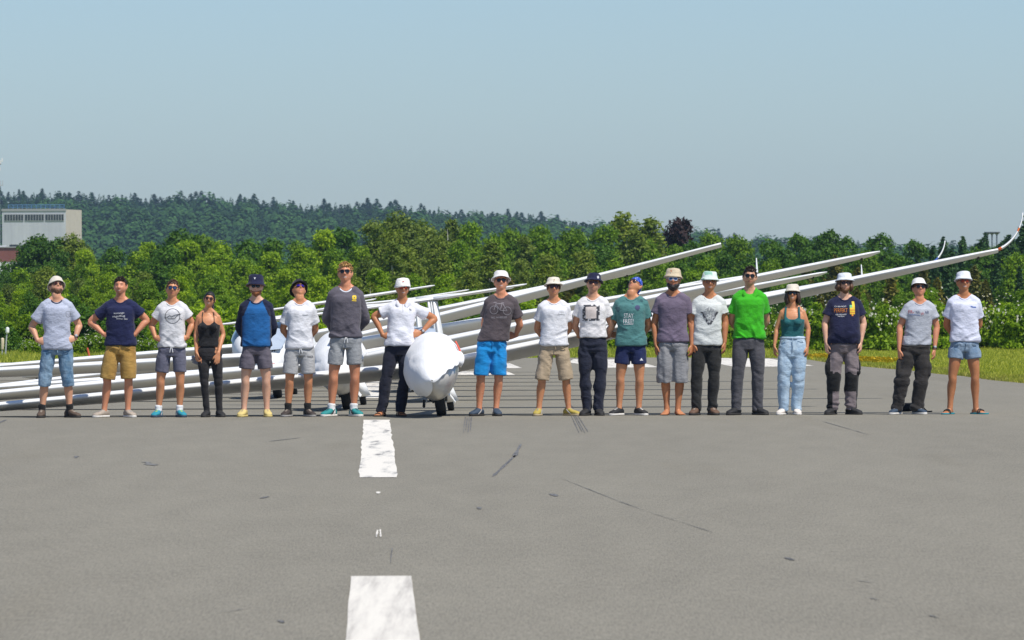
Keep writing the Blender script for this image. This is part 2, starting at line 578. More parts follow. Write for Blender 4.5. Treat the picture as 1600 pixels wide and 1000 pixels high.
def crown_pts(lobes, n, seed, tw=.16, per=9):
    r = np.random.default_rng(seed)
    w = np.array([l[3] * l[4] + l[3] ** 2 for l in lobes]); w = w / w.sum()
    m = n // per
    li = r.choice(len(lobes), m, p=w)
    L = np.array(lobes)[li]
    D = r.normal(0, 1, (m, 3)); D /= np.linalg.norm(D, axis=1)[:, None]
    D[:, 2] = np.where(D[:, 2] < -.45, -D[:, 2] * .6, D[:, 2])
    rad = r.uniform(.55, 1.06, m) ** .7
    rad *= 1 + .16 * vnoise(D * 2.3 + L[:, :3], seed)
    T = L[:, :3] + D * np.c_[L[:, 3], L[:, 3], L[:, 4]] * rad[:, None]
    P = np.repeat(T, per, 0) + r.normal(0, tw, (m * per, 3)) * (1, 1, .75)
    return np.c_[P, np.repeat(D, per, 0)]

def limbs_mesh(name, segs, mat):
    a = Acc()
    for P, R in segs: a.add(*limb(P, R, sub=2, n=6, round0=False))
    return mesh_np(name, a.verts(), a.F, [MATS[mat]])

def broad(seed, h=1.0, w=.42, nl=9, leaves=8000, mat="leaf_mid", size=.022, low=.0, bark="bark_brown"):
    """unit-height tree, scaled when placed"""
    r = np.random.default_rng(seed)
    lobes = []
    for i in range(nl):
        f = r.uniform(0, 1)
        z = low + .10 + f * (.80 - low)
        rr = w * (.98 - .55 * abs(f - .38) ** 1.1 * 1.5) * r.uniform(.3, .62)
        a = r.uniform(0, 6.28)
        off = w * r.uniform(.15, .62) * (1 - .65 * f)
        lobes.append((math.cos(a) * off, math.sin(a) * off, z, max(rr, .07), max(rr, .07) * r.uniform(.7, 1.15)))
    lobes.append((r.normal(0, .03), 0, .86, w * .32, .14))
    lobes.append((0, 0, .5, w * .6, .28)); lobes.append((.05, 0, .2, w * .62, .2))
    C = crown_pts(lobes, leaves, seed, tw=.021)
    cm = leaves_mesh("crown", C, size, mat, seed)
    segs = [([(0, 0, -.02), (r.normal(0, .015), r.normal(0, .015), .3), (r.normal(0, .03), 0, .62), (0, 0, .86)], [.024, .018, .011, .003])]
    for l in lobes[:-1]:
        segs.append(([(0, 0, max(.1, l[2] - .28)), (l[0] * .5, l[1] * .5, l[2] - .12), (l[0], l[1], l[2])], [.010, .007, .002]))
    return cm, limbs_mesh("trunk", segs, bark)

def birch(seed, leaves=7000, mat="leaf_grey"):
    r = np.random.default_rng(seed)
    lobes = []
    for i in range(13):
        z = .26 + .72 * i / 12
        rad = .20 * (1 - abs((z - .52)) * 1.45) * r.uniform(.6, 1.1)
        a = r.uniform(0, 6.28); off = rad * r.uniform(.2, 1.0)
        lobes.append((math.cos(a) * off, math.sin(a) * off, z, max(rad * .75, .035), .085))
    C = crown_pts(lobes, leaves, seed, tw=.022)
    drop = np.linalg.norm(C[:, :2], axis=1); C[:, 2] -= drop * .5
    cm = leaves_mesh("crown", C, .0165, mat, seed, flat=.1)
    lean = r.normal(0, .03)
    segs = [([(0, 0, -.02), (lean, 0, .35), (lean * .6, 0, .65), (lean, 0, .95)], [.013, .011, .008, .002])]
    if r.random() < .7: segs.append(([(lean * .2, 0, .1), (.07, -.02, .35), (.10, -.02, .62)], [.009, .008, .003]))
    for l in lobes[::2]: segs.append(([(lean, 0, l[2] - .14), (l[0] * .6, l[1] * .6, l[2] - .04), (l[0], l[1], l[2])], [.006, .004, .002]))
    return cm, limbs_mesh("trunk", segs, "bark_birch")

def conifer(seed, leaves=6000, mat="leaf_spruce", w=.2, ragged=.3, size=.020, low=.05):
    r = np.random.default_rng(seed)
    pts = []
    segs = [([(0, 0, -.02), (0, 0, .5), (0, 0, .99)], [.02, .013, .002])]
    tiers = 17
    for i in range(tiers):
        z = low + (1 - low) * (i / tiers) ** .92
        R = w * (1 - (z - low) / (1 - low)) ** .85 * r.uniform(1 - ragged, 1.05) + .012
        nb = max(4, int(9 * (1 - z) + 4))
        a0 = r.uniform(0, 6)
        for b in range(nb):
            a = a0 + 6.283 * b / nb + r.normal(0, .18)
            rb = R * r.uniform(.7, 1.12)
            m = max(6, int(leaves / (tiers * 9) * (rb / w + .35)))
            f = r.uniform(.1, 1, m) ** .8
            d = np.array([math.cos(a), math.sin(a), 0])
            p = d * (f * rb)[:, None] + r.normal(0, .012 + .02 * rb, (m, 3))
            p[:, 2] += z - f * rb * .32 + f ** 3 * rb * .18
            pts.append(np.c_[p, np.tile(d * .4 + (0, 0, .6), (m, 1))])
    pts.append(np.c_[r.normal(0, .008, (20, 2)), r.uniform(.93, 1.01, 20), np.tile((0, 0, 1.), (20, 1))])
    C = np.vstack(pts)
    return leaves_mesh("crown", C, size, mat, seed, flat=.1, long=1.6), limbs_mesh("trunk", segs, "bark_brown")

def bushy(seed, leaves=7000, mat="leaf_bright", size=.03, w=.75, nl=11):
    r = np.random.default_rng(seed)
    lobes = []
    for i in range(nl):
        a = r.uniform(0, 6.28); off = w * r.uniform(.1, .62)
        z = r.uniform(.10, .72) * (1 - .35 * off / w)
        lobes.append((math.cos(a) * off, math.sin(a) * off, z, r.uniform(.2, .36) * w, r.uniform(.18, .30)))
    lobes.append((0, 0, .35, w * .6, .34)); lobes.append((0, 0, .12, w * .8, .16))
    C = crown_pts(lobes, leaves, seed, tw=.035)
    C[:, 2] = np.maximum(C[:, 2], .005)
    cm = leaves_mesh("crown", C, size, mat, seed)
    segs = []
    for l in lobes: segs.append(([(0, 0, -.02), (l[0] * .5, l[1] * .5, l[2] * .5), (l[0], l[1], l[2])], [.014, .009, .003]))
    return cm, limbs_mesh("trunk", segs, "bark_brown")

KIND = {
    'bright': [broad(21, w=.46, mat="leaf_bright", leaves=13000, size=.0165), broad(22, w=.40, nl=12, mat="leaf_bright", leaves=13000, size=.016)],
    'mid': [broad(23, w=.44, mat="leaf_mid", leaves=13000, size=.0165), broad(24, w=.36, nl=11, mat="leaf_mid", leaves=13000, size=.016)],
    'dark': [broad(25, w=.45, mat="leaf_dark", leaves=13000, size=.0165), broad(26, w=.40, nl=12, mat="leaf_dark", leaves=13000, size=.0165)],
    'grey': [broad(27, w=.34, nl=13, mat="leaf_grey", leaves=13000, size=.014), broad(28, w=.40, nl=12, mat="leaf_grey", leaves=13000, size=.014)],
    'birch': [birch(31), birch(32), birch(33)],
    'pine': [conifer(41, mat="leaf_pine", w=.30, ragged=.5, leaves=7000, size=.022), conifer(42, mat="leaf_pine", w=.26, ragged=.45, leaves=7000, size=.020)],
    'spruce': [conifer(43, w=.22, ragged=.4), conifer(44, w=.19, ragged=.35)],
    'purple': [broad(29, w=.48, mat="leaf_purple", leaves=7000, size=.022)],
    'shrub': [bushy(51), bushy(52)],
    'shrub_dark': [bushy(53, mat="leaf_mid"), bushy(54, mat="leaf_dark")],
}
LAB = {
    'bright': ("young bright green leafy tree in the thicket behind the gliders", "bright green trees of the thicket"),
    'mid': ("mid green broadleaf tree in the thicket beyond the runway", "mid green trees of the thicket"),
    'dark': ("dark green broadleaf tree in the belt beyond the runway", "dark green trees of the belt"),
    'grey': ("slender grey-green tree with loose crown beyond the runway", "grey-green trees of the thicket"),
    'birch': ("young birch with pale trunk and thin airy crown", "birches with pale trunks"),
    'pine': ("brownish olive young pine behind the flowering hedge", "brownish pines"),
    'spruce': ("dark pointed spruce rising above the right of the tree belt", "dark spruces of the tree belt"),
    'purple': ("dark purple copper beech on the skyline above the wing tip", None),
    'shrub': ("dense bright green shrub at the far edge of the meadow", "green shrubs along the meadow"),
    'shrub_dark': ("dense dark green shrub at the far edge of the meadow", "dark shrubs along the meadow"),
}
SHORT = {'bright': 'bright green leafy tree', 'mid': 'mid green tree', 'dark': 'dark green tree', 'grey': 'grey-green willow', 'birch': 'pale-trunked birch', 'pine': 'brownish pine', 'spruce': 'dark pointed spruce', 'shrub': 'bright green shrub at the meadow edge', 'shrub_dark': 'dark green shrub at the meadow edge'}
NAME = {'bright': 'leafy_tree', 'mid': 'leafy_tree', 'dark': 'leafy_tree', 'grey': 'willow_tree', 'birch': 'birch_tree', 'pine': 'pine_tree',
        'spruce': 'spruce_tree', 'purple': 'copper_beech', 'shrub': 'shrub', 'shrub_dark': 'shrub'}
TR = random.Random(5)
WHO = [(89, "the man in the striped tee"), (189, "the man in mustard shorts"), (269, "the man with the bird print"), (326, "the woman in black"), (401, "the man in blue"), (469, "the slim man in black hat"),
       (541, "the tallest man"), (629, "the man in white polo"), (700, "the foremost glider"), (783, "the man in bright blue shorts"), (866, "the man in khaki shorts"), (927, "the man in navy bucket hat"), (988, "the man in blue bandana"),
       (1052, "the barefoot man"), (1109, "the man in mint hat"), (1172, "the man in green polo"), (1239, "the woman in teal"), (1320, "the man in PERFEKT tee"), (1380, "the gap before the cargo trousers"), (1437, "the man in cargo trousers"), (1507, "the man in denim shorts"), (1590, "the right edge")]
def who(px): return min(WHO, key=lambda w_: abs(w_[0] - px))[1] if px > 25 else "the left edge"
ROWN = ["topmost row", "second row from top", "middle row", "second lowest row", "lowest row"]
def plant(kind, x, d, h, wide=1.0, row=None):
    cm, tm = TR.choice(KIND[kind])
    lab, grp = LAB[kind]
    if row is not None: lab = SHORT[kind] + ", " + ROWN[row] + " above " + who(800 + x / d * FPX)
    elif 'shrub' in kind: lab = SHORT[kind] + ", behind " + who(800 + x / d * FPX)
    e = empty(NAME[kind], (x, d, -.012), lab, 'shrub' if 'shrub' in kind else 'tree', grp)
    e.rotation_euler = (0, 0, TR.uniform(0, 6.28))
    e.scale = (h * wide, h * wide, h)
    c = bpy.data.objects.new("crown", cm); link(c, e)
    if tm is not None: link(bpy.data.objects.new("trunk", tm), e)
    return e

SKY_X = [-300, -30, 24, 40, 60, 130, 200, 262, 290, 330, 400, 450, 500, 560, 600, 640, 660, 700, 750, 800, 850, 900, 950, 980, 1020, 1060, 1100, 1150, 1200, 1230, 1270, 1300, 1350, 1400, 1440, 1490, 1540, 1570, 1600, 1900]
SKY_Y = [400, 418, 414, 378, 370, 386, 372, 366, 350, 366, 374, 372, 360, 346, 324, 326, 342, 350, 340, 346, 350, 346, 346, 340, 348, 352, 362, 366, 376, 364, 360, 362, 374, 364, 376, 366, 372, 370, 352, 352]
def skyline(px): return float(np.interp(px, SKY_X, SKY_Y))
def zone(px, row):
    """which kind of tree stands where"""
    u = TR.random()
    if px < 130: return 'dark' if u < .45 else ('grey' if u < .65 else 'mid') if row < 3 else ('mid' if u < .5 else 'bright')
    if px < 560: return ('dark' if u < .35 else 'mid' if u < .6 else 'bright') if row < 2 else ('bright' if u < .62 else 'mid' if u < .88 else 'grey')
    if px < 760: return ('grey' if u < .5 else 'birch' if u < .7 else 'mid') if row < 3 else ('grey' if u < .35 else 'bright' if u < .6 else 'mid' if u < .85 else 'birch')
    if px < 1080: return ('mid' if u < .45 else 'dark' if u < .6 else 'birch' if u < .85 else 'grey') if row < 3 else ('birch' if u < .38 else 'mid' if u < .7 else 'pine' if u < .85 else 'grey')
    if px < 1230: return 'dark' if u < .6 else 'mid'
    if row < 2: return ('dark' if u < .75 else 'mid') if px < 1425 else ('spruce' if u < .8 else 'dark')
    return ('pine' if u < .5 else 'dark' if u < .8 else 'mid') if px < 1420 else ('pine' if u < .35 else 'spruce' if u < .6 else 'grey' if u < .75 else 'mid')
WIDE = {'bright': .95, 'mid': .95, 'dark': 1.0, 'grey': 1.05, 'birch': 1.25, 'pine': 1.2, 'spruce': 1.1, 'purple': .8, 'shrub': 1, 'shrub_dark': 1}
ROWS = [(440, 2, 44), (395, 24, 46), (345, 48, 48), (300, 74, 50), (262, 100, 54)]
for ri, (d0, drop, step) in enumerate(ROWS):
    px = -150 + TR.uniform(0, 30)
    while px < 1760:
        d = d0 + TR.uniform(-14, 14)
        top = skyline(px) + drop * (470 - skyline(px)) / 120 + TR.uniform(-6, 14) * (1 if ri else .6)
        k = zone(px, ri)
        if ri == 0 and abs(px - 1062) < 24: px += 30; continue
        if k in ('spruce', 'birch'): top -= 4
        h = CAM_H + (470 - top) / FPX * d
        plant(k, (px - 800) / FPX * d, d, h, WIDE[k] * TR.uniform(.85, 1.15), ri)
        px += step * TR.uniform(.7, 1.3) * (.72 if k in ('birch', 'spruce') else 1)
for px, ty in ((46, 374), (62, 364), (86, 369), (112, 365), (128, 378)):
    plant('dark' if px % 4 else 'grey', gx(px, 445).x, 445, CAM_H + (470 - ty) / FPX * 445, 1.0, 0)
for px, ty in ((1532, 380), (1548, 388), (1562, 386), (1578, 372)):
    plant('spruce' if px != 1548 else 'dark', gx(px, 425).x, 425, CAM_H + (470 - ty) / FPX * 425, 1.2, 0)
plant('purple', gx(1062, 452).x, 452, CAM_H + (470 - 343) / FPX * 452, .8)
plant('spruce', gx(1612, 405).x, 405, CAM_H + (470 - 330) / FPX * 405, 1.3)

# shrubs at the meadow edge
px = -120
while px < 1260:
    d = 206 + TR.uniform(0, 14)
    hgt = TR.uniform(1.1, 2.1) if px < 860 else TR.uniform(.9, 1.35)
    plant('shrub' if TR.random() < (.4 if px < 300 else .7) else 'shrub_dark', (px - 800) / FPX * d, d, hgt, TR.uniform(.9, 1.2))
    px += TR.uniform(42, 66)

# flowering rose hedge on the right and a few bushes on the left
def rose_mesh(seed):
    cm, tm = bushy(seed, leaves=7500, mat="leaf_rose", size=.036, w=.62)
    r = np.random.default_rng(seed + 100)
    n = 64
    D = r.normal(0, 1, (n, 3)); D[:, 2] = abs(D[:, 2]) * .9; D[:, 1] = -abs(D[:, 1]) * .9; D /= np.linalg.norm(D, axis=1)[:, None]
    P = D * (.60, .60, .58) * r.uniform(.88, 1.06, n)[:, None] + (0, 0, .36)
    V, F, k = [], [], 0
    for p, dd in zip(P, D):
        nrm = dd + r.normal(0, .25, 3); nrm /= np.linalg.norm(nrm)
        u = np.cross(nrm, (.2, .3, .9)); u /= np.linalg.norm(u); v = np.cross(nrm, u)
        s = .0155 * r.uniform(.7, 1.35)
        for j in range(5):
            a = j * 1.2566
            e1 = u * math.cos(a) + v * math.sin(a); e2 = u * math.cos(a + .55) + v * math.sin(a + .55); e3 = u * math.cos(a - .55) + v * math.sin(a - .55)
            V += [p, p + e3 * s + nrm * s * .3, p + e1 * s * 1.3 + nrm * s * .45, p + e2 * s + nrm * s * .3]; F.append([k, k + 1, k + 2, k + 3]); k += 4
    return cm, tm, mesh_np("blossom", V, np.array(F), [MATS["petal_white"]], smooth=False)
ROSES = [rose_mesh(61), rose_mesh(62), rose_mesh(63)]
def rose(px, d, h, wide, lab, grp, turn=None):
    cm, tm, bm_ = TR.choice(ROSES)
    e = empty("rose_bush", (*gx(px, d)[:2], -.012), lab, 'rose bush', grp)
    e.scale = (h * wide, h * wide, h); e.rotation_euler = (0, 0, TR.uniform(-.5, .5))
    for n_, m_ in (("foliage", cm), ("stems", tm), ("blossom", bm_)): link(bpy.data.objects.new(n_, m_), e)
px = 1206
while px < 1730:
    h = 1.62 * TR.uniform(.86, 1.12) * (1.0 if px < 1420 else 1.08)
    rose(px, 205 + TR.uniform(-3, 5), h, TR.uniform(.75, .95), "white-flowered rose bush in the hedge " + ("behind " + who(px) if px < 1545 else "at the right edge"), "flowering hedge bushes")
    px += TR.uniform(34, 48)
for px, h in ((48, .55), (88, .75), (108, .65), (150, .8), (222, .6), (262, .55)):
    rose(px, 199 + TR.uniform(0, 3), h, 1.15, "low rose bush with pale flowers beside " + who(px), "low flowering bushes on the left")
rose(1385, 203, .95, .9, "low rose bush with pale flowers in front of the right-hand hedge", None)

# ------------------------------------------------------------------ wooded hill behind
HX = [-2500, -300, 0, 200, 400, 600, 800, 900, 1000, 1100, 1200, 1400, 1600, 2500]
HY = [292, 292, 295, 300, 308, 319, 331, 347, 357, 366, 372, 392, 400, 410]
m, t, b = nodes_of("wood_floor")
n = noise_node(t, .03, 4)
t.links.new(ramp(t, n.outputs[0], [(.3, (.012, .030, .012)), (.7, (.03, .06, .02))]).outputs[0], b.inputs['Base Color'])
b.inputs['Roughness'].default_value = 1
MATS["wood_floor"] = m
def hill_z(x, y):
    """ridge whose outline at 2700 m follows the photograph, rising from 1500 m"""
    px = 800 + x / 2700 * FPX
    top = CAM_H + (470 - np.interp(px, HX, HY)) / FPX * 2700 - 13.5
    f = np.clip((y - 1500) / 1200, 0, 1)
    f = f * f * (3 - 2 * f)
    back = np.clip((y - 2700) / 900, 0, 1)
    return np.maximum(top, -2) * f * (1 - back) - .3
xs = np.linspace(-900, 900, 91); ys = np.concatenate([np.linspace(1450, 2700, 40), np.linspace(2760, 3600, 12)])
X, Y = np.meshgrid(xs, ys)
Z = hill_z(X.ravel(), Y.ravel())
nx = len(xs)
F = [[j * nx + i, j * nx + i + 1, (j + 1) * nx + i + 1, (j + 1) * nx + i] for j in range(len(ys) - 1) for i in range(nx - 1)]
tag(obj("hill", np.c_[X.ravel(), Y.ravel(), Z], np.array(F), MATS["wood_floor"]), kind='structure')

leafmat("needle_far", (.010, .036, .015), (.030, .080, .028), .06, .9)
leafmat("leaf_far", (.018, .062, .016), (.052, .125, .030), .1, .9)
def far_wood(name, mat, spots, conic, seed):
    r = np.random.default_rng(seed)
    V, Fq, n0 = [], [], 0
    for x, y, h in spots:
        z = float(hill_z(np.array([x]), np.array([y]))[0])
        m_ = 150 if conic else 330
        if conic:
            f = r.uniform(0, 1, m_) ** .8
            R = h * .24 * (1 - f) + .2
            a = r.uniform(0, 6.283, m_)
            P = np.c_[x + np.cos(a) * R * r.uniform(.5, 1.1, m_), y + np.sin(a) * R, z + h * (.12 + .88 * f)]
            U = np.c_[np.cos(a), np.sin(a), np.full(m_, -.5)] * (h * .065 * (1.25 - f))[:, None]
            Wd = np.c_[-np.sin(a), np.cos(a), r.normal(0, .2, m_)] * (h * .048 * (1.2 - f))[:, None]
        else:
            D = r.normal(0, 1, (m_, 3)); D[:, 2] = abs(D[:, 2]); D /= np.linalg.norm(D, axis=1)[:, None]
            P = np.array([x, y, z + h * .42]) + D * (h * .36, h * .36, h * .55) * (r.uniform(.8, 1.1, m_) * (1 + .25 * vnoise(D * 2.5 + x, seed)))[:, None]
            U = np.cross(D, r.normal(0, 1, (m_, 3))); U /= np.linalg.norm(U, axis=1)[:, None]
            Wd = np.cross(D, U) * h * .045; U = U * h * .055
        q = np.stack([P - U - Wd * .3, P - Wd, P + U, P + Wd], 1).reshape(-1, 3)
        V.append(q); Fq.append(np.arange(4 * m_).reshape(-1, 4) + n0); n0 += 4 * m_
    return tag(obj(name, np.vstack(V), np.vstack(Fq), MATS[mat], smooth=False), kind='stuff')
r = np.random.default_rng(77)
spots_c, spots_d = [], []
for row, y in enumerate(np.linspace(1560, 2660, 24)):
    hw = y / FPX * 1000
    x = -hw - r.uniform(0, 5)
    while x < hw * 1.05:
        f = (y - 1560) / 1100
        hz = hill_z(np.array([x]), np.array([y]))[0]
        px_ = 800 + x / y * FPX
        if 470 - (hz + 16 - CAM_H) / y * FPX < 420:
            if r.random() < (.12 + 1.0 * f * f): spots_c.append((x, y + r.uniform(-16, 16), r.uniform(10, 13.5)))
            else: spots_d.append((x, y + r.uniform(-16, 16), r.uniform(9, 14)))
        x += r.uniform(3.6, 8.0) * (1.15 - .25 * f)
far_wood("spruce_forest", "needle_far", spots_c, True, 1)
far_wood("leafy_forest", "leaf_far", spots_d, False, 2)
# individual spruces along the ridge
def ridge_mesh(seed):
    r_ = np.random.default_rng(seed)
    m_ = 420
    f = r_.uniform(0, 1, m_) ** .8
    tier = 1 + .25 * np.sin(f * 40)
    R = (.15 * (1 - f) ** .9 + .006) * tier
    a = r_.uniform(0, 6.283, m_)
    P = np.c_[np.cos(a) * R, np.sin(a) * R, .08 + .92 * f]
    U = np.c_[np.cos(a), np.sin(a), np.full(m_, -.55)] * (.075 * (1.2 - f))[:, None]
    Wd = np.c_[-np.sin(a), np.cos(a), r_.normal(0, .2, m_)] * (.05 * (1.15 - f))[:, None]
    q = np.stack([P - U - Wd * .3, P - Wd, P + U, P + Wd], 1).reshape(-1, 3)
    return mesh_np("ridge_spruce", q, np.arange(4 * m_).reshape(-1, 4), [MATS["needle_far"]], smooth=False)
RM = [ridge_mesh(i) for i in range(5)]
px = -60.0
while px < 1150:
    y = 2700 + TR.uniform(-25, 25)
    x = (px - 800) / FPX * y
    o = bpy.data.objects.new("ridge_spruce", TR.choice(RM)); link(o)
    h = TR.choice([11.5, 12, 12.5, 13, 13.5, 14, 15.5]) * TR.uniform(.95, 1.04)
    o.location = (x, y, float(hill_z(np.array([x]), np.array([y]))[0]))
    o.scale = (h * TR.uniform(1.5, 2.4),) * 2 + (h,)
    o.rotation_euler = (0, 0, TR.uniform(0, 6.28))
    tag(o, "distant dark spruce on the hill ridge, above " + (who(px) if px > 130 else "the grey hall"), "tree", "spruces along the hill ridge")
    px += TR.uniform(4.5, 9.5)

# ------------------------------------------------------------------ buildings and masts
m, t, b = nodes_of("sheet_metal_wall")
n = noise_node(t, 1, 4, vec=(.6, .6, .12))
c = ramp(t, n.outputs[0], [(.3, (.42, .43, .47)), (.7, (.52, .53, .56))]).outputs[0]
t.links.new(c, b.inputs['Base Color']); b.inputs['Roughness'].default_value = .7
MATS["sheet_metal_wall"] = m
plain("beige_wall", (.50, .44, .38), .8, var=.06, scale=1)
plain("dark_glass", (.03, .035, .04), .15, var=.2)
plain("window_frame_grey", (.34, .35, .36), .5)
plain("blue_steel", (.10, .22, .42), .5)
plain("roof_grey", (.30, .30, .30), .8)
plain("red_brown_wall", (.20, .062, .048), .8, var=.1, scale=.5)
plain("white_render", (.68, .68, .68), .8, var=.05)
D_B = 1150
hall = empty("industrial_hall", (*gx(54, D_B)[:2], 0), "tall grey-white industrial hall with a window band under the roof", "building")
u_ = FPX / D_B
x0, x1, xs_ = (4 - 54) / u_, (103.5 - 54) / u_, (123 - 54) / u_
zt = CAM_H + (470 - 324.5) / u_
yb = 9.0
V = [(x0, 0, -1), (x1, 0, -1), (xs_, yb, -1), (x0 + (xs_ - x1), yb, -1), (x0, 0, zt), (x1, 0, zt), (xs_, yb, zt), (x0 + (xs_ - x1), yb, zt)]
obj("wall", V, [[0, 1, 5, 4], [2, 3, 7, 6], [3, 0, 4, 7]], MATS["sheet_metal_wall"], hall, False)
obj("side_wall", [V[1], V[2], V[6], V[5]], [[0, 1, 2, 3]], MATS["beige_wall"], hall, False)
a = Acc(); a.add([(v[0], v[1], v[2] + .02) for v in V[4:]], [[0, 1, 2, 3]]); a.box((x0 - .1, -.12, zt - .25), (x1 + .05, .1, zt + .12))
a.obj("roof", MATS["roof_grey"], hall, False)
for i in range(17):
    xx = x0 + (x1 - x0) * (i + .5) / 17
    a = Acc().box((xx - .03, -.022, zt - .5), (xx + .03, -.004, -.5)); a.obj("cladding_rib", MATS["sheet_metal_wall"], hall, False)
for (p0, p1) in ((7.5, 37.5), (39.5, 69.5), (71.5, 100.5)):
    a0, a1 = (p0 - 54) / u_, (p1 - 54) / u_
    za, zb = CAM_H + (470 - 342) / u_, CAM_H + (470 - 332) / u_
    w_ = Acc().box((a0, -.10, za - .06), (a1, -.04, zb + .06)).obj("window_band", MATS["window_frame_grey"], hall, False)
    for k in range(7):
        b0 = a0 + (a1 - a0) * (k + .12) / 7; b1 = a0 + (a1 - a0) * (k + .88) / 7
        Acc().box((b0, -.13, za + .05), (b1, -.103, zb - .05)).obj("pane", MATS["dark_glass"], w_, False)
rail = Acc()
for i in range(13):
    xx = x0 + 1.0 + (x1 - x0 - 1.3) * i / 12
    rail.box((xx - .05, .3, zt + .02), (xx + .05, .4, zt + .75))
rail.box((x0 + 1, .3, zt + .36), (x1 - .25, .4, zt + .44)); rail.box((x0 + 1, .28, zt + .72), (x1 - .25, .42, zt + .82))
rail.obj("roof_railing", MATS["blue_steel"], hall, False)

D_C = 1050
u2 = FPX / D_C
low = empty("low_building", (*gx(0, D_C)[:2], 0), "low red-brown building with white base at the left edge", "building")
zc = lambda y_: CAM_H + (470 - y_) / u2
Acc().box((-30 / u2, 0, zc(406)), (28 / u2, 8, zc(384))).obj("upper_wall", MATS["red_brown_wall"], low, False)
Acc().box((-30 / u2 + .02, .05, -1), (27 / u2, 7.9, zc(406) - .003)).obj("base_wall", MATS["white_render"], low, False)
Acc().box((-30 / u2 - .2, -.2, zc(384) + .003), (28.5 / u2, 8.2, zc(382.3))).obj("roof", MATS["roof_grey"], low, False)
Acc().box((14 / u2, 1.5, zc(382.3) + .003), (27 / u2, 3.5, zc(379))).obj("skylight", MATS["dark_glass"], low, False)
Acc().box((-5 / u2, 1.5, zc(382.3) + .003), (9 / u2, 3.0, zc(380.6))).obj("roof_unit", MATS["white_render"], low, False)

# radio mast at the very left edge
mast = empty("radio_mast", (*gx(-3.2, 1400)[:2], 0), "lattice radio mast with white and dark antennas at the left edge", "mast")
um = FPX / 1400
zm = lambda y_: CAM_H + (470 - y_) / um
plain("mast_steel", (.42, .43, .44), .5); plain("mast_dark", (.10, .115, .13), .6); plain("antenna_dark", (.05, .05, .06), .6); plain("antenna_white", (.75, .75, .75), .5)
a = Acc()
for sx in (-.42, .42):
    for sy in (-.42, .42): a.add(*limb([(sx, sy, 0), (sx * .9, sy * .9, zm(246))], [.06, .05], 1, 5))
for i in range(14):
    z0 = zm(330) + (zm(246) - zm(330)) * i / 14; z1 = zm(330) + (zm(246) - zm(330)) * (i + 1) / 14
    a.add(*limb([(-.4, -.4, z0), (.4, -.4, z1)], [.03, .03], 1, 4)); a.add(*limb([(.4, .4, z0), (-.4, .4, z1)], [.03, .03], 1, 4))
a.obj("lattice", MATS["mast_steel"], mast)
a = Acc()
for yy, xx in ((250, .62), (247, .95), (261, .45)): a.box((xx - .12, -.2, zm(yy + 3)), (xx + .16, .1, zm(yy - 3)))
a.obj("antenna", MATS["antenna_white"], mast, False)
Acc().box((.35, -.15, zm(254)), (.75, .2, zm(248.5))).obj("dark_antenna", MATS["antenna_dark"], mast, False)
a = Acc().box((-.6, -.6, zm(287)), (1.15, .6, zm(285.7)))
for xx in (.3, .7, 1.08): a.box((xx - .05, -.5, zm(285.7)), (xx + .05, -.4, zm(279)))
a.obj("platform", MATS["mast_steel"], mast, False)

# three flat-topped light masts on the right skyline
for px, nm in ((1543.5, "flat topped light mast, leftmost of three on the right skyline"), (1550.5, "flat topped light mast, middle of three on the right skyline"), (1558, "flat topped light mast, rightmost of three on the right skyline")):
    e = empty("light_mast", (*gx(px, 900)[:2], 0), nm, "light mast", "light masts on the skyline")
    zl = CAM_H + (470 - 366) / FPX * 900
    Acc().add(*limb([(0, 0, 0), (0, 0, zl - .25)], [.11, .09], 1, 8)).obj("pole", MATS["mast_dark"], e)
    rings = [ell((0, 0, zl - .30), (.12, 0, 0), (0, .12, 0), 14), ell((0, 0, zl - .1), (.36, 0, 0), (0, .36, 0), 14), ell((0, 0, zl), (.46, 0, 0), (0, .46, 0), 14), ell((0, 0, zl + .07), (.42, 0, 0), (0, .42, 0), 14)]
    Acc().add(*loft(rings)).obj("lamp_head", MATS["mast_dark"], e)

# posts and stake on the left meadow
e = empty("lamp_post", gp(8.5, 556.5), "thin grey lamp post with white globe by the left bushes", "lamp post")
zz = CAM_H + (470 - 517) / FPX * e.location.y + .0
Acc().add(*limb([(0, 0, 0), (.02, 0, .4), (.05, 0, zz + .03)], [.024, .02, .018], 2, 8)).obj("pole", MATS["mast_steel"], e)
Acc().add(*limb([(.055, 0, zz + .02), (.06, 0, zz + .12)], [.055, .05], 2, 10)).obj("lamp_globe", plain("globe_white", (.8, .8, .78), .3), e)
e = empty("marker_post", gp(3.5, 556.5), "short cream marker post left of the lamp post", "post")
zz = CAM_H + (470 - 527) / FPX * e.location.y
Acc().add(*limb([(0, 0, 0), (0, 0, zz - .28)], [.02, .02], 1, 8)).obj("stem", MATS["mast_steel"], e)
Acc().add(*limb([(0, 0, zz - .27), (.01, 0, zz)], [.045, .05], 2, 10)).obj("marker_head", plain("cream_paint", (.62, .52, .36), .6), e)
e = empty("marking_stake", gp(142.5, 567), "leaning orange-red stake in the left meadow", "stake")
Acc().add(*limb([(0, 0, -.02), (-.05, 0, .18), (-.09, 0, .36)], [.03, .025, .02], 1, 8)).obj("shaft", plain("stake_orange", (.55, .09, .03), .6), e)
Acc().add(*limb([(0, 0, -.01), (0, 0, .05)], [.036, .034], 1, 8)).obj("foot_band", MATS["antenna_white"], e)

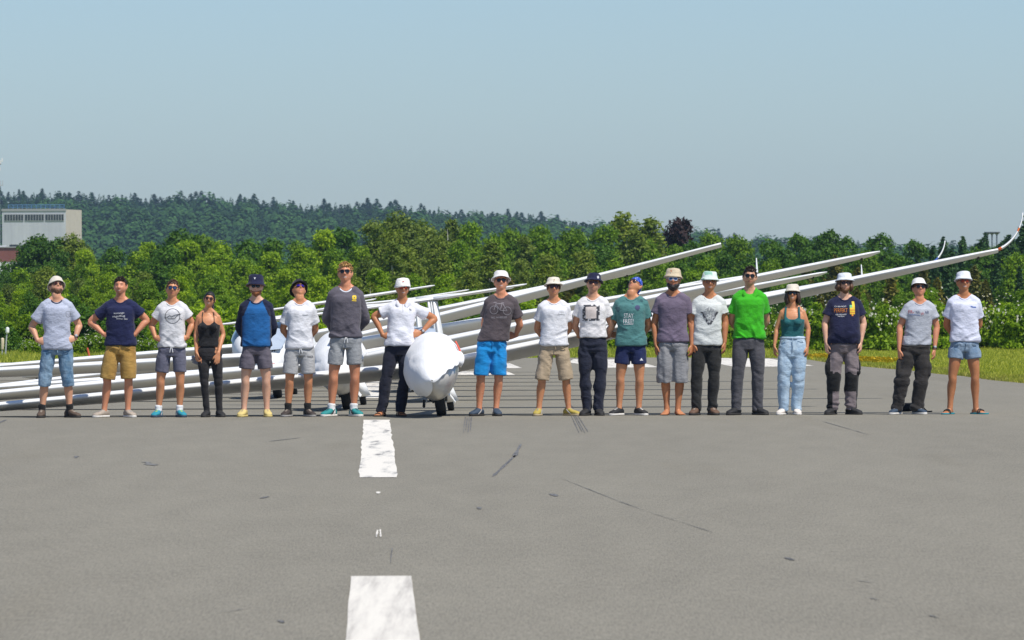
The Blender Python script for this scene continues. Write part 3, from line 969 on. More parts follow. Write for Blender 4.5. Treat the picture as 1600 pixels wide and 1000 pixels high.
# ------------------------------------------------------------------ haze
hz = Acc().box((-1000, -60, -1.2), (1000, 3800, 70)).obj("haze", bpy.data.materials.new("haze"), smooth=False)
hm = hz.data.materials[0]; hm.use_nodes = True
ht = hm.node_tree
for n_ in list(ht.nodes):
    if n_.type == 'BSDF_PRINCIPLED': ht.nodes.remove(n_)
pv = ht.nodes.new("ShaderNodeVolumePrincipled")
pv.inputs['Color'].default_value = (.55, .78, 1.0, 1)
pv.inputs['Density'].default_value = 0.00008
pv.inputs['Anisotropy'].default_value = 0.15
ht.links.new(pv.outputs[0], ht.nodes["Material Output"].inputs['Volume'])
tag(hz, kind='stuff')

# ------------------------------------------------------------------ gliders
def glossy(name, color, rough=.5):
    m, t, b = nodes_of(name)
    n = noise_node(t, 1.5, 3)
    t.links.new(ramp(t, n.outputs[0], [(.3, sc(color, .96)), (.7, sc(color, 1.03))]).outputs[0], b.inputs['Base Color'])
    b.inputs['Roughness'].default_value = rough
    b.inputs['Coat Weight'].default_value = .06
    b.inputs['Coat Roughness'].default_value = .08
    MATS[name] = m
    return m
glossy("gelcoat", (.80, .80, .78))
glossy("hull_shade_grey", (.56, .55, .53), .25)  # greyed copy of the gelcoat: shade under the nose covers put into the colour
glossy("stripe_orange", (.78, .17, .03))
glossy("stripe_blue", (.03, .09, .42))
glossy("stripe_red", (.66, .07, .03))
plain("rubber", (.016, .016, .017), .75, var=.2)
plain("gear_metal", (.45, .45, .46), .35, metal=.8)
plain("gap_dark", (.06, .06, .06), .8)
plain("decal_black", (.02, .02, .022), .5)
def cover_mat(name, col):
    m, t, b = nodes_of(name)
    n = noise_node(t, 3.5, 5, vec=(1, 1, .7))
    t.links.new(ramp(t, n.outputs[0], [(.3, sc(col, .93)), (.7, sc(col, 1.03))]).outputs[0], b.inputs['Base Color'])
    b.inputs['Roughness'].default_value = .75
    b.inputs['Sheen Weight'].default_value = .2
    n2 = noise_node(t, 6, 4, vec=(2.2, 1, .8))
    bump(t, b, n2.outputs[0], .22, .05)
    MATS[name] = m
    return m
cover_mat("cover_white", (.80, .80, .80)); cover_mat("cover_grey", (.36, .42, .50))

AF_X = np.array([1, .85, .65, .45, .3, .18, .09, .035, .008, 0, .008, .035, .09, .18, .3, .45, .65, .85])
AF_T = np.array([.0, .020, .048, .068, .072, .064, .048, .032, .016, .0, -.013, -.024, -.034, -.043, -.048, -.046, -.03, -.01])
def airfoil(le, chord, thick, inc, up=(0, 0, 1), fwd=(0, -1, 0)):
    """section: le point, chord along -fwd, thickness factor 1 = 12 percent, incidence in radians (nose up)"""
    up = np.asarray(up, float); fwd = np.asarray(fwd, float)
    ci, si = math.cos(inc), math.sin(inc)
    back = -(fwd * ci + up * si)
    upn = up * ci - fwd * si
    return np.asarray(le, float) + np.outer(AF_X * chord, back) + np.outer(AF_T * chord * thick, upn)

FUS = [(-2.02, .50, .015, .015), (-1.98, .50, .055, .06), (-1.88, .505, .125, .14), (-1.68, .525, .205, .235), (-1.40, .555, .27, .315), (-1.0, .60, .315, .385),
       (-.5, .635, .33, .42), (0, .65, .315, .40), (.5, .655, .26, .325), (1.0, .65, .185, .225), (1.6, .60, .125, .155), (2.4, .54, .098, .125), (3.4, .47, .080, .108), (4.4, .42, .058, .098), (4.75, .40, .03, .08)]
def fus_ring(y, grow=0.0, n=28):
    A = np.array(FUS)
    z, w, h = (np.interp(y, A[:, 0], A[:, k]) for k in (1, 2, 3))
    return np.array([0, y, z]), w + grow, h + grow

def egg(q):
    """lower half of the fuselage section is drawn in like a keel"""
    q = np.clip(-np.asarray(q, float), 0, 1)
    return 1 - .20 * q * q * (3 - 2 * q)

def glider(px, d, label='', span=7.55, roll=8.2, dih=3.1, yaw=-1.6, tip='plain', cover=None, scale=1.0, flexz=.0, stripe=None, wing_z=.675, tailh=1.50, accents=(), gear=True, wl=.62, hull='gelcoat', grp="gliders parked one behind another"):
    root = empty("glider", (*gx(px, d)[:2], 0), label, "glider", grp)
    # lies on its image-left wing tip: rolled about the main wheel
    root.rotation_euler = Euler((0, -math.radians(roll), math.radians(yaw)), 'XYZ')
    root.scale = (scale,) * 3
    # fuselage
    ys = np.concatenate([np.linspace(-2.02, -1.4, 12), np.linspace(-1.25, 1.0, 14), np.linspace(1.3, 4.75, 12)])
    rings = []
    for y in ys:
        c, w, h = fus_ring(y)
        rg = ell(c, (w, 0, 0), (0, 0, h), 32, 2.1); rg[:, 0] *= egg((rg[:, 2] - c[2]) / h); rings.append(rg)
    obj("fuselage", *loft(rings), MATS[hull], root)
    # wings
    for sgn in (-1, 1):
        secs = []
        st = [0, .12, .3, .5, .7, .82, .9, .95, .98, 1.0]
        for f in st:
            s = f * span
            z = wing_z + math.tan(math.radians(dih)) * s + flexz * f ** 2.2
            chord = np.interp(f, [0, .45, .75, .92, 1.0], [.98, .90, .70, .50, .34 if tip != 'square' else .46])
            yle = .26 + .10 * f ** 2
            up = np.array([-sgn * math.sin(math.radians(dih)), 0, math.cos(math.radians(dih))])
            if tip == 'plain' and f == 1.0: chord = .14; yle += .14
            secs.append(airfoil((sgn * s, yle, z), chord, 1.32 - .2 * f, math.radians(10.0 - 2.5 * f), up))
        R = secs if sgn > 0 else [s_[::-1] for s_ in secs]
        wing = obj("wing", *loft(R), MATS["gelcoat"], root)
        ztip = wing_z + math.tan(math.radians(dih)) * span + flexz
        if tip in ('curved', 'straight'):
            L = wl if tip == 'curved' else .27
            out = []
            pos = np.array([0.0, 0.0]); ang0 = math.radians(dih + 3)
            N = 12
            a1 = math.radians(74 if tip == 'curved' else 86)
            for i in range(N + 1):
                f = i / N
                ang = ang0 + (a1 - ang0) * (f ** .8 if tip == 'curved' else min(1, f * 4))
                if i: pos = pos + np.array([math.cos(ang), math.sin(ang)]) * L / N
                up = np.array([-sgn * math.sin(ang), 0, math.cos(ang)])
                out.append(airfoil((sgn * (span + pos[0] - .002), .36 + .30 * f ** 1.3, ztip + pos[1]), .335 - .2 * f, 1.0, math.radians(3.5), up))
            R = out if sgn > 0 else [s_[::-1] for s_ in out]
            mi = None
            V, F = loft(R)
            w_ = obj("winglet", V, F, [MATS["gelcoat"], MATS[stripe] if stripe else MATS["gelcoat"]], wing)
            if stripe:
                n = len(AF_X)
                mi = [1 if (p.vertices[0] // n) in ((0, 7) if stripe == 'stripe_orange' else (0, 3, 4)) else 0 for p in w_.data.polygons]
                w_.data.polygons.foreach_set('material_index', mi)
        # aileron gap lines on the lower side as thin dark strips
        for f0, f1 in ((.08, .50), (.52, .90)):
            n_ = 8; Vs = []
            for i in range(n_ + 1):
                f = f0 + (f1 - f0) * i / n_
                s = f * span
                ch = np.interp(f, [0, .45, .75, .92, 1.0], [.98, .90, .70, .50, .34])
                z = wing_z + math.tan(math.radians(dih)) * s + flexz * f ** 2.2
                inc = math.radians(10.0 - 2.5 * f)
                base = np.array([sgn * s, .26 + .10 * f ** 2, z])
                for xx in (.775, .787):
                    th = np.interp(xx, [.65, .85], [-.03, -.01]) * ch * (1.32 - .2 * f)
                    Vs.append(base + np.array([0, math.cos(inc), -math.sin(inc)]) * xx * ch + np.array([0, math.sin(inc), math.cos(inc)]) * (th - .003))
            F = [[2 * i, 2 * i + 1, 2 * i + 3, 2 * i + 2] for i in range(n_)]
            obj("flap_gap", Vs, F, MATS["gap_dark"], wing, False)
        if tip == 'curved' or tip == 'plain':     # little wheel or skid under the tip
            Acc().add(*limb([(sgn * span * .965, .5, ztip - .045), (sgn * span * .965, .6, ztip - .075), (sgn * span * .965, .72, ztip - .045)], [.012, .02, .012], 2, 6)).obj("tip_skid", MATS["rubber"], wing)
    # fin and rudder, T tailplane
    secs = []
    for f in (0, .25, .5, .75, 1.0):
        z = .33 + (tailh - .33) * f
        secs.append(airfoil((0, 3.72 + .22 * f, z), .98 - .34 * f, 1.05, 0, up=(1, 0, 0)))
    fin = obj("fin", *loft(secs), MATS["gelcoat"], root)
    V, F = loft([airfoil((0, 3.66 + .22 * 0, .34), 1.0, 1.12, 0, up=(1, 0, 0)), airfoil((.012, 4.02, .02 + .10), .62, 2.7, 0, up=(1, 0, 0))])
    obj("tail_fairing", V, F, MATS["gelcoat"], root)
    for sgn in (-1, 1):
        secs = [airfoil((sgn * s, 3.92 + .06 * s, tailh + .035 + .01 * s), .48 - .20 * s, .95, math.radians(2)) for s in (0, .4, .8, 1.1, 1.22)]
        secs.append(airfoil((sgn * 1.28, 4.06, tailh + .05), .12, .8, math.radians(2)))
        R = secs if sgn > 0 else [s_[::-1] for s_ in secs]
        obj("tailplane", *loft(R), MATS["gelcoat"], root)
    if gear:
        def wheel(y, r_, w_, x=0, name="wheel"):
            V, F = loft([ell((x - w_ / 2, y, r_), (0, r_ * .72, 0), (0, 0, r_ * .72), 24), ell((x - w_ / 2, y, r_), (0, r_ * .93, 0), (0, 0, r_ * .93), 24), ell((x - w_ * .3, y, r_), (0, r_, 0), (0, 0, r_), 24),
                         ell((x + w_ * .3, y, r_), (0, r_, 0), (0, 0, r_), 24), ell((x + w_ / 2, y, r_), (0, r_ * .93, 0), (0, 0, r_ * .93), 24), ell((x + w_ / 2, y, r_), (0, r_ * .72, 0), (0, 0, r_ * .72), 24)])
            o = obj(name, V, F, MATS["rubber"], root)
            obj("hub", *loft([ell((x - w_ / 2 - .006, y, r_), (0, r_ * .45, 0), (0, 0, r_ * .45), 14), ell((x + w_ / 2 + .006, y, r_), (0, r_ * .45, 0), (0, 0, r_ * .45), 14)]), MATS["gear_metal"], o)
        wheel(.0, .19, .125)
        wheel(4.22, .105, .085, .012, "tail_wheel")
        a = Acc()
        for sx in (-1, 1):
            a.add(*limb([(sx * .085, .02, .19), (sx * .10, .12, .36)], [.016, .016], 1, 6))
            a.add(*limb([(sx * .085, .02, .19), (sx * .12, -.22, .34)], [.012, .012], 1, 6))
        a.obj("gear_strut", MATS["gear_metal"], root)
        for sx in (-1, 1):
            o = obj("gear_door", [(sx * .11, -.28, .30), (sx * .11, .30, .32), (sx * .20, .28, .17), (sx * .20, -.24, .15), (sx * .118, -.28, .30), (sx * .118, .30, .32), (sx * .208, .28, .17), (sx * .208, -.24, .15)],
                    [[0, 1, 2, 3], [7, 6, 5, 4], [0, 3, 7, 4], [1, 5, 6, 2], [3, 2, 6, 7], [0, 4, 5, 1]], MATS["gelcoat"], root, False)
        Acc().add(*limb([(-.19, -.4, .24), (-.20, -.42, .16)], [.012, .02], 1, 6)).obj("tow_hook", MATS["rubber"], root)
    if cover:
        cm, edge = cover
        ny, na = 50, 72
        rings_o = []
        rr = np.random.default_rng(int(px))
        Vv, idx, F = [], -np.ones((ny + 1, na + 1), int), []
        for i in range(ny + 1):
            y = -2.05 + 2.35 * (i / ny) ** 1.1
            c, w, h = fus_ring(max(y, -2.015), .022)
            if i == 0: w, h = .004, .004
            def reach(sg):
                for q in range(0, 176, 2):
                    th = math.radians(90 - sg * q)
                    if c[2] + h * math.sin(th) < edge[2](w * math.cos(th), y): return th
                return math.radians(90 - sg * 176)
            t0, t1 = max(reach(1), math.radians(edge[0] if edge[0] > 8 else -90)), reach(-1)
            for j in range(na + 1):
                th = t0 + (t1 - t0) * j / na
                Vv.append(np.array([w * math.cos(th) * float(egg(math.sin(th))), y, c[2] + h * math.sin(th)]))
                F.append(None)
        Vv = np.array(Vv); F = []
        nz = vnoise(Vv * (5, 2.5, 5), int(px)) * .018 + (vnoise(Vv * (5, 1.8, 7), 3)) * .012
        ctr = np.array([0, 0, .6])
        D = Vv - ctr; D[:, 1] = 0; L_ = np.linalg.norm(D, axis=1)[:, None] + 1e-6
        pj = np.tile(np.linspace(0, 1, na + 1), ny + 1)
        rim = np.exp(-(pj / .16) ** 2) + np.exp(-((1 - pj) / .16) ** 2)
        nz = np.abs(nz) + .016 * rim * (1 + np.sin(Vv[:, 1] * 17 + 5 * vnoise(Vv * 3, 21))) + .007 * (1 + np.sin(Vv[:, 0] * 15 + Vv[:, 1] * 5 + 4 * vnoise(Vv * 2.5, 8))) * (1 - .5 * rim)
        Vv = Vv + D / L_ * (nz[:, None] + .004)
        for i in range(ny):
            for j in range(na):
                a_ = i * (na + 1) + j
                F.append([a_, a_ + 1, a_ + na + 2, a_ + na + 1])
        o = obj("canopy_cover", Vv, F, MATS[cm], root)
        so = o.modifiers.new("thick", 'SOLIDIFY'); so.thickness = .006
        sb = o.modifiers.new("soft", 'SUBSURF'); sb.levels = 1; sb.render_levels = 1
    else:
        ny = 18
        rings = []
        for i in range(ny + 1):
            y = -1.30 + 1.45 * i / ny
            c, w, h = fus_ring(y)
            th = np.radians(np.linspace(28, 152, 17))
            g = .035 * math.sin(math.pi * i / ny) + .004
            rings.append(np.c_[(w + g) * np.cos(th), np.full(17, y), c[2] + (h + g) * np.sin(th)])
        obj("canopy", *loft(rings, closed=False), MATS["canopy_glass"], root)
    for fn in accents: fn(root)
    return root

m, t, b = nodes_of("canopy_glass")
b.inputs['Base Color'].default_value = (.03, .045, .06, 1); b.inputs['Roughness'].default_value = .05
MATS["canopy_glass"] = m

def front_accents(root):
    # orange stripe on the image-right flank of the nose, orange tail flash
    Vv, F = [], []
    for i in range(10):
        y = -1.62 + .75 * i / 9
        c, w, h = fus_ring(y, .004)
        for th in (math.radians(14), math.radians(23)):
            Vv.append((w * math.cos(th), y, c[2] + h * math.sin(th)))
    F = [[2 * i, 2 * i + 2, 2 * i + 3, 2 * i + 1] for i in range(9)]
    obj("orange_stripe", Vv, F, MATS["stripe_orange"], root)
    a = Acc().add(*limb([(.335, -.95, .80), (.375, -1.05, .74), (.37, -1.15, .66), (.36, -1.1, .60)], [.02, .05, .045, .012], 3, 9)); a.obj("cover_knot", MATS["cover_white"], root)
    Acc().add(*limb([(.335, -.62, .93), (.372, -.66, .80), (.372, -.72, .72)], [.010, .014, .008], 3, 6)).obj("red_strap", MATS["stripe_red"], root)

def front_edge(x, y):
    base = float(np.interp(x, [-.39, -.27, -.14, -.02, .08, .24, .36], [.50, .42, .30, .40, .52, .62, .66]))
    return base + .012 * math.sin(x * 60 + y * 9) + .05 * max(0, y + .9)
def second_edge(x, y):
    return .48 + .10 * abs(x) + .05 * math.sin(x * 21) + .03 * math.sin(x * 47)
def third_accents(root):
    # registration scribble and red script on the nose
    def on_nose(x, z):
        y = -1.9
        for k in range(60):
            c, w, h = fus_ring(y)
            if (x / w) ** 2 + ((z - c[2]) / h) ** 2 <= 1: break
            y += .02
        return y - .012
    a = Acc()
    for (x0, z0, x1, z1) in ((-.06, .66, -.02, .72), (-.09, .58, -.06, .66), (.04, .70, .07, .74), (.08, .70, .11, .75), (.11, .70, .14, .75)):
        y = on_nose((x0 + x1) / 2, (z0 + z1) / 2)
        a.add(*limb([(x0, y, z0), (x1, y, z1)], [.010, .010], 1, 6))
    a.obj("registration_mark", MATS["decal_black"], root)
    a = Acc()
    for (x0, z0, x1, z1) in ((-.07, .50, -.06, .54), (-.02, .515, .12, .545)):
        y = on_nose((x0 + x1) / 2, (z0 + z1) / 2)
        a.add(*limb([(x0, y, z0), ((x0 + x1) / 2, y - .004, (z0 + z1) / 2 - .006), (x1, y, z1)], [.008, .008, .008], 1, 6))
    a.obj("red_script", MATS["stripe_red"], root)

G = [
    glider(690, 91.25, yaw=-1.0, label= "foremost white glider with draped white cover, orange nose stripe and curved winglet", tip='curved', stripe='stripe_orange', cover=("cover_white", (8, 192, front_edge)), scale=1.0, span=7.47, hull='hull_shade_grey', accents=[front_accents]),
    glider(543, 96.9, "second white glider with a ragged white cover, nose behind the tallest man", tip='plain', cover=("cover_white", (9, 172, second_edge)), span=7.58, hull='hull_shade_grey'),
    glider(677, 104.6, "white glider with grey cover and blue banded curved winglet", tip='curved', stripe='stripe_blue', wl=.48, roll=7.0, cover=("cover_grey", (12, 168, second_edge))),
    glider(434, 108.8, tailh=1.20, label= "white glider with black registration mark, nose between blue shirt and white tee men", tip='straight', roll=6.1, cover=("cover_grey", (40, 140, lambda x, y: .72)), accents=[third_accents]),
    glider(648, 116.0, "white glider with short upright winglet, fourth of the right-hand column", tip='straight', span=7.5, roll=5.6, cover=("cover_grey", (12, 168, second_edge))),
    glider(478, 121.5, tailh=1.28, label= "white glider with square cut wing tip raised highest over the hats", tip='square', span=7.5, roll=10.2, dih=3.2, flexz=.06),
    glider(672, 127.5, "white glider with plain tapered wing tip pointing at the green polo shirt", tip='plain', span=7.4, roll=7.2),
    glider(400, 133.5, tailh=1.12, label= "white glider far back on the left whose wing ends behind the navy hat", tip='plain', span=7.5, roll=7.6),
    glider(640, 139.0, "white glider last but one of the right-hand column", tip='plain', span=6.3, roll=8.4),
    glider(452, 145.5, tailh=1.12, label= "rearmost white glider of the left-hand column", tip='plain', span=7.1, roll=8.6),
]

# ------------------------------------------------------------------ people
TMP = bpy.data.scenes.new("workbench")
def work_graph():
    with bpy.context.temp_override(scene=TMP, view_layer=TMP.view_layers[0]):
        dg = bpy.context.evaluated_depsgraph_get()
        dg.update()
        return dg
def evaluated(me, mods):
    o = bpy.data.objects.new("work", me)
    TMP.collection.objects.link(o)
    for typ, kw in mods:
        md = o.modifiers.new(typ, typ)
        for k_, v_ in kw.items(): setattr(md, k_, v_)
    dg = work_graph()
    out = bpy.data.meshes.new_from_object(o.evaluated_get(dg), depsgraph=dg)
    bpy.data.objects.remove(o)
    return out

def remesh(acc, voxel, smooth=2):
    me = mesh_np("work", acc.verts(), acc.F, (), False)
    out = evaluated(me, [('REMESH', dict(mode='VOXEL', voxel_size=voxel, use_smooth_shade=True)), ('SMOOTH', dict(factor=.5, iterations=smooth))])
    bpy.data.meshes.remove(me)
    return out

def co(me):
    a = np.empty(len(me.vertices) * 3, np.float32); me.vertices.foreach_get('co', a)
    return a.reshape(-1, 3).astype(float)
def setco(me, V):
    me.vertices.foreach_set('co', V.astype(np.float32).ravel()); me.update()
def normals(me):
    a = np.empty(len(me.vertices) * 3, np.float32); me.vertices.foreach_get('normal', a)
    return a.reshape(-1, 3).astype(float)
def centers(me):
    a = np.empty(len(me.polygons) * 3, np.float32); me.polygons.foreach_get('center', a)
    return a.reshape(-1, 3).astype(float)

def smooth01(x, a, b):
    t = np.clip((x - a) / (b - a), 0, 1)
    return t * t * (3 - 2 * t)

# head: a shaped ball in its own frame, origin at its centre, face towards -y
def head_shape(D):
    """unit directions -> surface points"""
    x, y, z = D[:, 0], D[:, 1], D[:, 2]
    w = .074 * (1 - .24 * smooth01(-z, .15, 1.0)) * (1 + .03 * smooth01(z, 0, .6))
    dep = np.where(y < 0, .092, .100)
    P = np.c_[x * w, y * dep, z * .116]
    fr = smooth01(-y, .1, .7)
    # flatten the face plane, push the jaw and chin forward
    P[:, 1] += fr * .006 * np.exp(-(z / .5) ** 2)
    P[:, 1] -= fr * .016 * smooth01(-z, .35, .95) * np.exp(-(P[:, 0] / .035) ** 2)
    P[:, 1] -= fr * .007 * np.exp(-((P[:, 2] - .034) / .012) ** 2) * np.exp(-(P[:, 0] / .05) ** 2)        # brow
    for s in (-1, 1):
        P[:, 1] += fr * .011 * np.exp(-((P[:, 2] - .014) / .013) ** 2 - ((P[:, 0] - s * .031) / .017) ** 2)   # eye sockets
        P[:, 1] -= fr * .005 * np.exp(-((P[:, 2] + .022) / .018) ** 2 - ((P[:, 0] - s * .04) / .018) ** 2)    # cheeks
    nose = np.exp(-(P[:, 0] / .0125) ** 2) * (smooth01(P[:, 2], -.034, -.020) * (1 - smooth01(P[:, 2], -.016, .032)))
    P[:, 1] -= fr * .027 * nose
    P[:, 1] -= fr * .012 * np.exp(-(P[:, 0] / .021) ** 2 - ((P[:, 2] + .024) / .009) ** 2)                   # nostrils
    P[:, 1] -= fr * .006 * np.exp(-(P[:, 0] / .024) ** 2 - ((P[:, 2] + .053) / .010) ** 2)                   # lips
    return P

def ball(nu=44, nv=30):
    V = [(0, 0, -1)]
    for i in range(1, nv):
        ph = -math.pi / 2 + math.pi * i / nv
        for j in range(nu):
            a = 2 * math.pi * j / nu
            V.append((math.cos(ph) * math.cos(a), math.cos(ph) * math.sin(a), math.sin(ph)))
    V.append((0, 0, 1))
    F = [[0, 1 + (j + 1) % nu, 1 + j] for j in range(nu)]
    for i in range(nv - 2):
        for j in range(nu):
            a = 1 + i * nu + j; b_ = 1 + i * nu + (j + 1) % nu
            F.append([a, b_, b_ + nu, a + nu])
    o = 1 + (nv - 2) * nu; t = len(V) - 1
    F += [[o + j, o + (j + 1) % nu, t] for j in range(nu)]
    return np.array(V), F

TORSO_M = [(.80, .150, .100), (.88, .172, .112), (.94, .174, .116), (1.0, .166, .110), (1.08, .152, .100), (1.15, .152, .102), (1.25, .158, .112), (1.34, .168, .118), (1.40, .166, .106), (1.44, .100, .060), (1.47, .060, .046)]
TORSO_F = [(.80, .152, .100), (.88, .178, .114), (.94, .176, .112), (1.0, .158, .102), (1.08, .134, .090), (1.15, .134, .092), (1.25, .150, .108), (1.32, .156, .118), (1.40, .148, .094), (1.44, .092, .058), (1.47, .055, .045)]

def hand(acc, wrist, d, n, thumb, curl=.35, k=1.0):
    """palm plus five fingers; d finger direction, n palm normal, thumb = side the thumb leaves"""
    wrist = np.asarray(wrist, float)
    d = np.asarray(d, float); d /= np.linalg.norm(d)
    n = np.asarray(n, float); n = n - d * (n @ d); n /= np.linalg.norm(n)
    sd = np.cross(d, n)
    if sd @ np.asarray(thumb, float) < 0: sd = -sd
    acc.add(*limb([wrist - d * .02, wrist + d * .02, wrist + d * .06, wrist + d * .092], [(.027, .020), (.034, .018), (.041, .016), (.040, .013)], 3, 12, ref=sd))
    for i, (off, L) in enumerate(((.031, .070), (.0105, .080), (-.0105, .075), (-.031, .058))):
        b0 = wrist + d * (.086 - abs(off) * .15) + sd * off
        sp = d + sd * off * 3.2
        p1 = b0 + sp * L * .42 + n * L * .12 * curl
        p2 = p1 + (sp * (1 - curl * .55) + n * curl) * L * .32
        p3 = p2 + (sp * (1 - curl * 1.1) + n * curl * 1.6) * L * .26
        acc.add(*limb([b0 - d * .02, b0, p1, p2, p3], [.0095, .0095, .0088, .0082, .007], 2, 8))
    t0 = wrist + d * .02 + sd * .024
    acc.add(*limb([t0, t0 + sd * .022 + d * .025 + n * .008, t0 + sd * .034 + d * .052 + n * .014, t0 + sd * .036 + d * .076 + n * .020], [.013, .0125, .0105, .008], 2, 8))

def foot_bare(acc, ank, yaw):
    c, s = math.cos(yaw), math.sin(yaw)
    def T(x, y, z): return (ank[0] + c * x - s * y, ank[1] + s * x + c * y, z)
    fw = np.array([s, -c, 0]); sd = np.array([c, s, 0])
    rings = []
    for y, w, h, z in ((.062, .018, .02, .03), (.05, .030, .033, .035), (.0, .034, .045, .047), (-.05, .038, .033, .035), (-.11, .046, .020, .022), (-.15, .044, .013, .015)):
        rings.append(ell(T(0, y, z), sd * w, (0, 0, h), 14))
    acc.add(*loft(rings))
    for i, (off, L, r_) in enumerate(((.030, .050, .0125), (.012, .050, .0095), (-.004, .045, .009), (-.019, .038, .0085), (-.033, .030, .008))):
        sgn = 1 if ank[2] > 0 else -1
        o_ = off * sgn
        b0 = np.array(T(o_, -.14, .014))
        acc.add(*limb([b0 - fw * .02, b0, b0 + fw * L], [r_, r_, r_ * .85], 2, 8))

def shoe(parent, ank, yaw, style, k):
    """style: dict(upper, sole, low)"""
    c, s = math.cos(yaw), math.sin(yaw)
    R = np.array([[c, -s, 0], [s, c, 0], [0, 0, 1]])
    base = np.array([ank[0], ank[1], 0])
    W = lambda P: (np.asarray(P) @ R.T + base) * k
    high = style.get('high', 0)
    prof = [(.085, .024, .045, .042), (.075, .034, .060, .050), (.04, .039, .085 + high, .058), (.0, .041, .088 + high, .058), (-.045, .044, .074 + high * .4, .050), (-.09, .049, .056, .042), (-.14, .051, .042, .037), (-.18, .044, .034, .030), (-.205, .030, .022, .024), (-.212, .012, .012, .020)]
    rings = []
    for y, w, h, z in prof:
        hh = h / 2 + .004
        rings.append(ell((0, y, .016 + hh), (w, 0, 0), (0, 0, hh), 18, 2.5))
    V, F = loft(rings)
    sh = obj("shoe", W(V), F, MATS[style['upper']], parent)
    rings = []
    for y, w, h, z in prof: rings.append(ell((0, y, .0145), (w + .004, 0, 0), (0, 0, .0145), 18, 5))
    rings[0][:, 1] += .004; rings[-1][:, 1] -= .004
    V, F = loft(rings)
    obj("sole", W(V), F, MATS[style['sole']], sh)
    a = Acc()
    for i, y in enumerate((-.035, -.06, -.085, -.11)):
        h = np.interp(-y, [.0, .045, .09, .14], [.088 + high, .074 + high * .4, .056, .042]) + .024
        a.add(*limb([(-.024, y + .008, h - .012), (0, y, h + .001), (.024, y + .008, h - .012)], [.0055, .006, .0055], 2, 6))
    obj("laces", W(a.verts()), a.F, MATS[style.get('lace', style['sole'])], sh)
    if style.get('accent'):
        a = Acc()
        for sx in (-1, 1):
            a.add(*limb([(sx * .046, -.10, .026), (sx * .048, -.05, .05), (sx * .042, -.0, .085)], [.006, .009, .006], 2, 6))
        obj("side_stripe", W(a.verts()), a.F, MATS[style['accent']], sh)
    return sh

def sandal(parent, ank, yaw, sole, strap, k, straps):
    c, s = math.cos(yaw), math.sin(yaw)
    R = np.array([[c, -s, 0], [s, c, 0], [0, 0, 1]])
    W = lambda P: (np.asarray(P) @ R.T + np.array([ank[0], ank[1], 0])) * k
    rings = [ell((0, y, .010), (w, 0, 0), (0, 0, .010), 18, 5) for y, w in ((.078, .02), (.07, .036), (.0, .04), (-.08, .046), (-.15, .050), (-.195, .038), (-.208, .016))]
    so = obj("sandal", W(loft(rings)[0]), loft(rings)[1], MATS[sole], parent)
    a = Acc()
    for (y0, y1, h) in straps:
        a.add(*limb([(-.046, y0, .014), (-.032, (y0 + y1) / 2, h * .85), (0, y1, h), (.032, (y0 + y1) / 2, h * .85), (.046, y0, .014)], [(.010, .006)] * 5, 3, 8, ref=(0, 1, 0)))
    obj("strap", W(a.verts()), a.F, MATS[strap], so)

HAT = {   # profile in head frame: (height, half width) outer going down, then back up inside
    'bucket': [(.148, .0), (.147, .045), (.143, .068), (.130, .080), (.09, .090), (.062, .097), (.052, .106), (.038, .116)],
    'bucket_wide': [(.148, .0), (.147, .045), (.142, .070), (.126, .083), (.09, .091), (.066, .097), (.057, .110), (.045, .124)],
    'bucket_tall': [(.166, .0), (.165, .055), (.158, .080), (.140, .088), (.09, .096), (.062, .100), (.046, .112), (.026, .128)],
    'deep': [(.142, .0), (.141, .04), (.135, .068), (.115, .084), (.075, .094), (.052, .098), (.038, .102), (.022, .107)],
}
def hat(parent, kind, M, mat, k, under=None, tilt=0.0, dz=0.0, seed=0):
    P = HAT[kind]
    rings = []
    n = 36
    def ring(z, r_): return ell((0, .008, z), (r_, 0, 0), (0, r_ * 1.14, 0), n)
    for z, r_ in P[1:]: rings.append(ring(z, r_))
    nout = len(rings)
    for z, r_ in P[:0:-1]: rings.append(ring(z - .006, max(r_ - .007, .02)))
    V, F = loft(rings)
    nz = vnoise(V * 22 + seed, seed) * .0032 + vnoise(V * 9 + seed, seed + 1) * .005
    low = smooth01(-V[:, 2], -.05, .0)
    V = V * (1 + (nz * (1 + 1.3 * low) / .1)[:, None])
    V[:, 2] += low * .010 * np.cos(np.arctan2(V[:, 1], V[:, 0]) * 2 + seed)
    mi = [0] * len(F)
    if under:
        for i in range(len(F) - 2):
            if i // n >= nout - 1: mi[i] = 1
    V = V + (0, 0, dz)
    if tilt:
        R = np.array(Matrix.Rotation(math.radians(tilt), 3, 'X')); V = V @ R.T
    return obj("hat", M(V) * k, F, [MATS[mat], MATS[under or mat]], parent, True, mi)

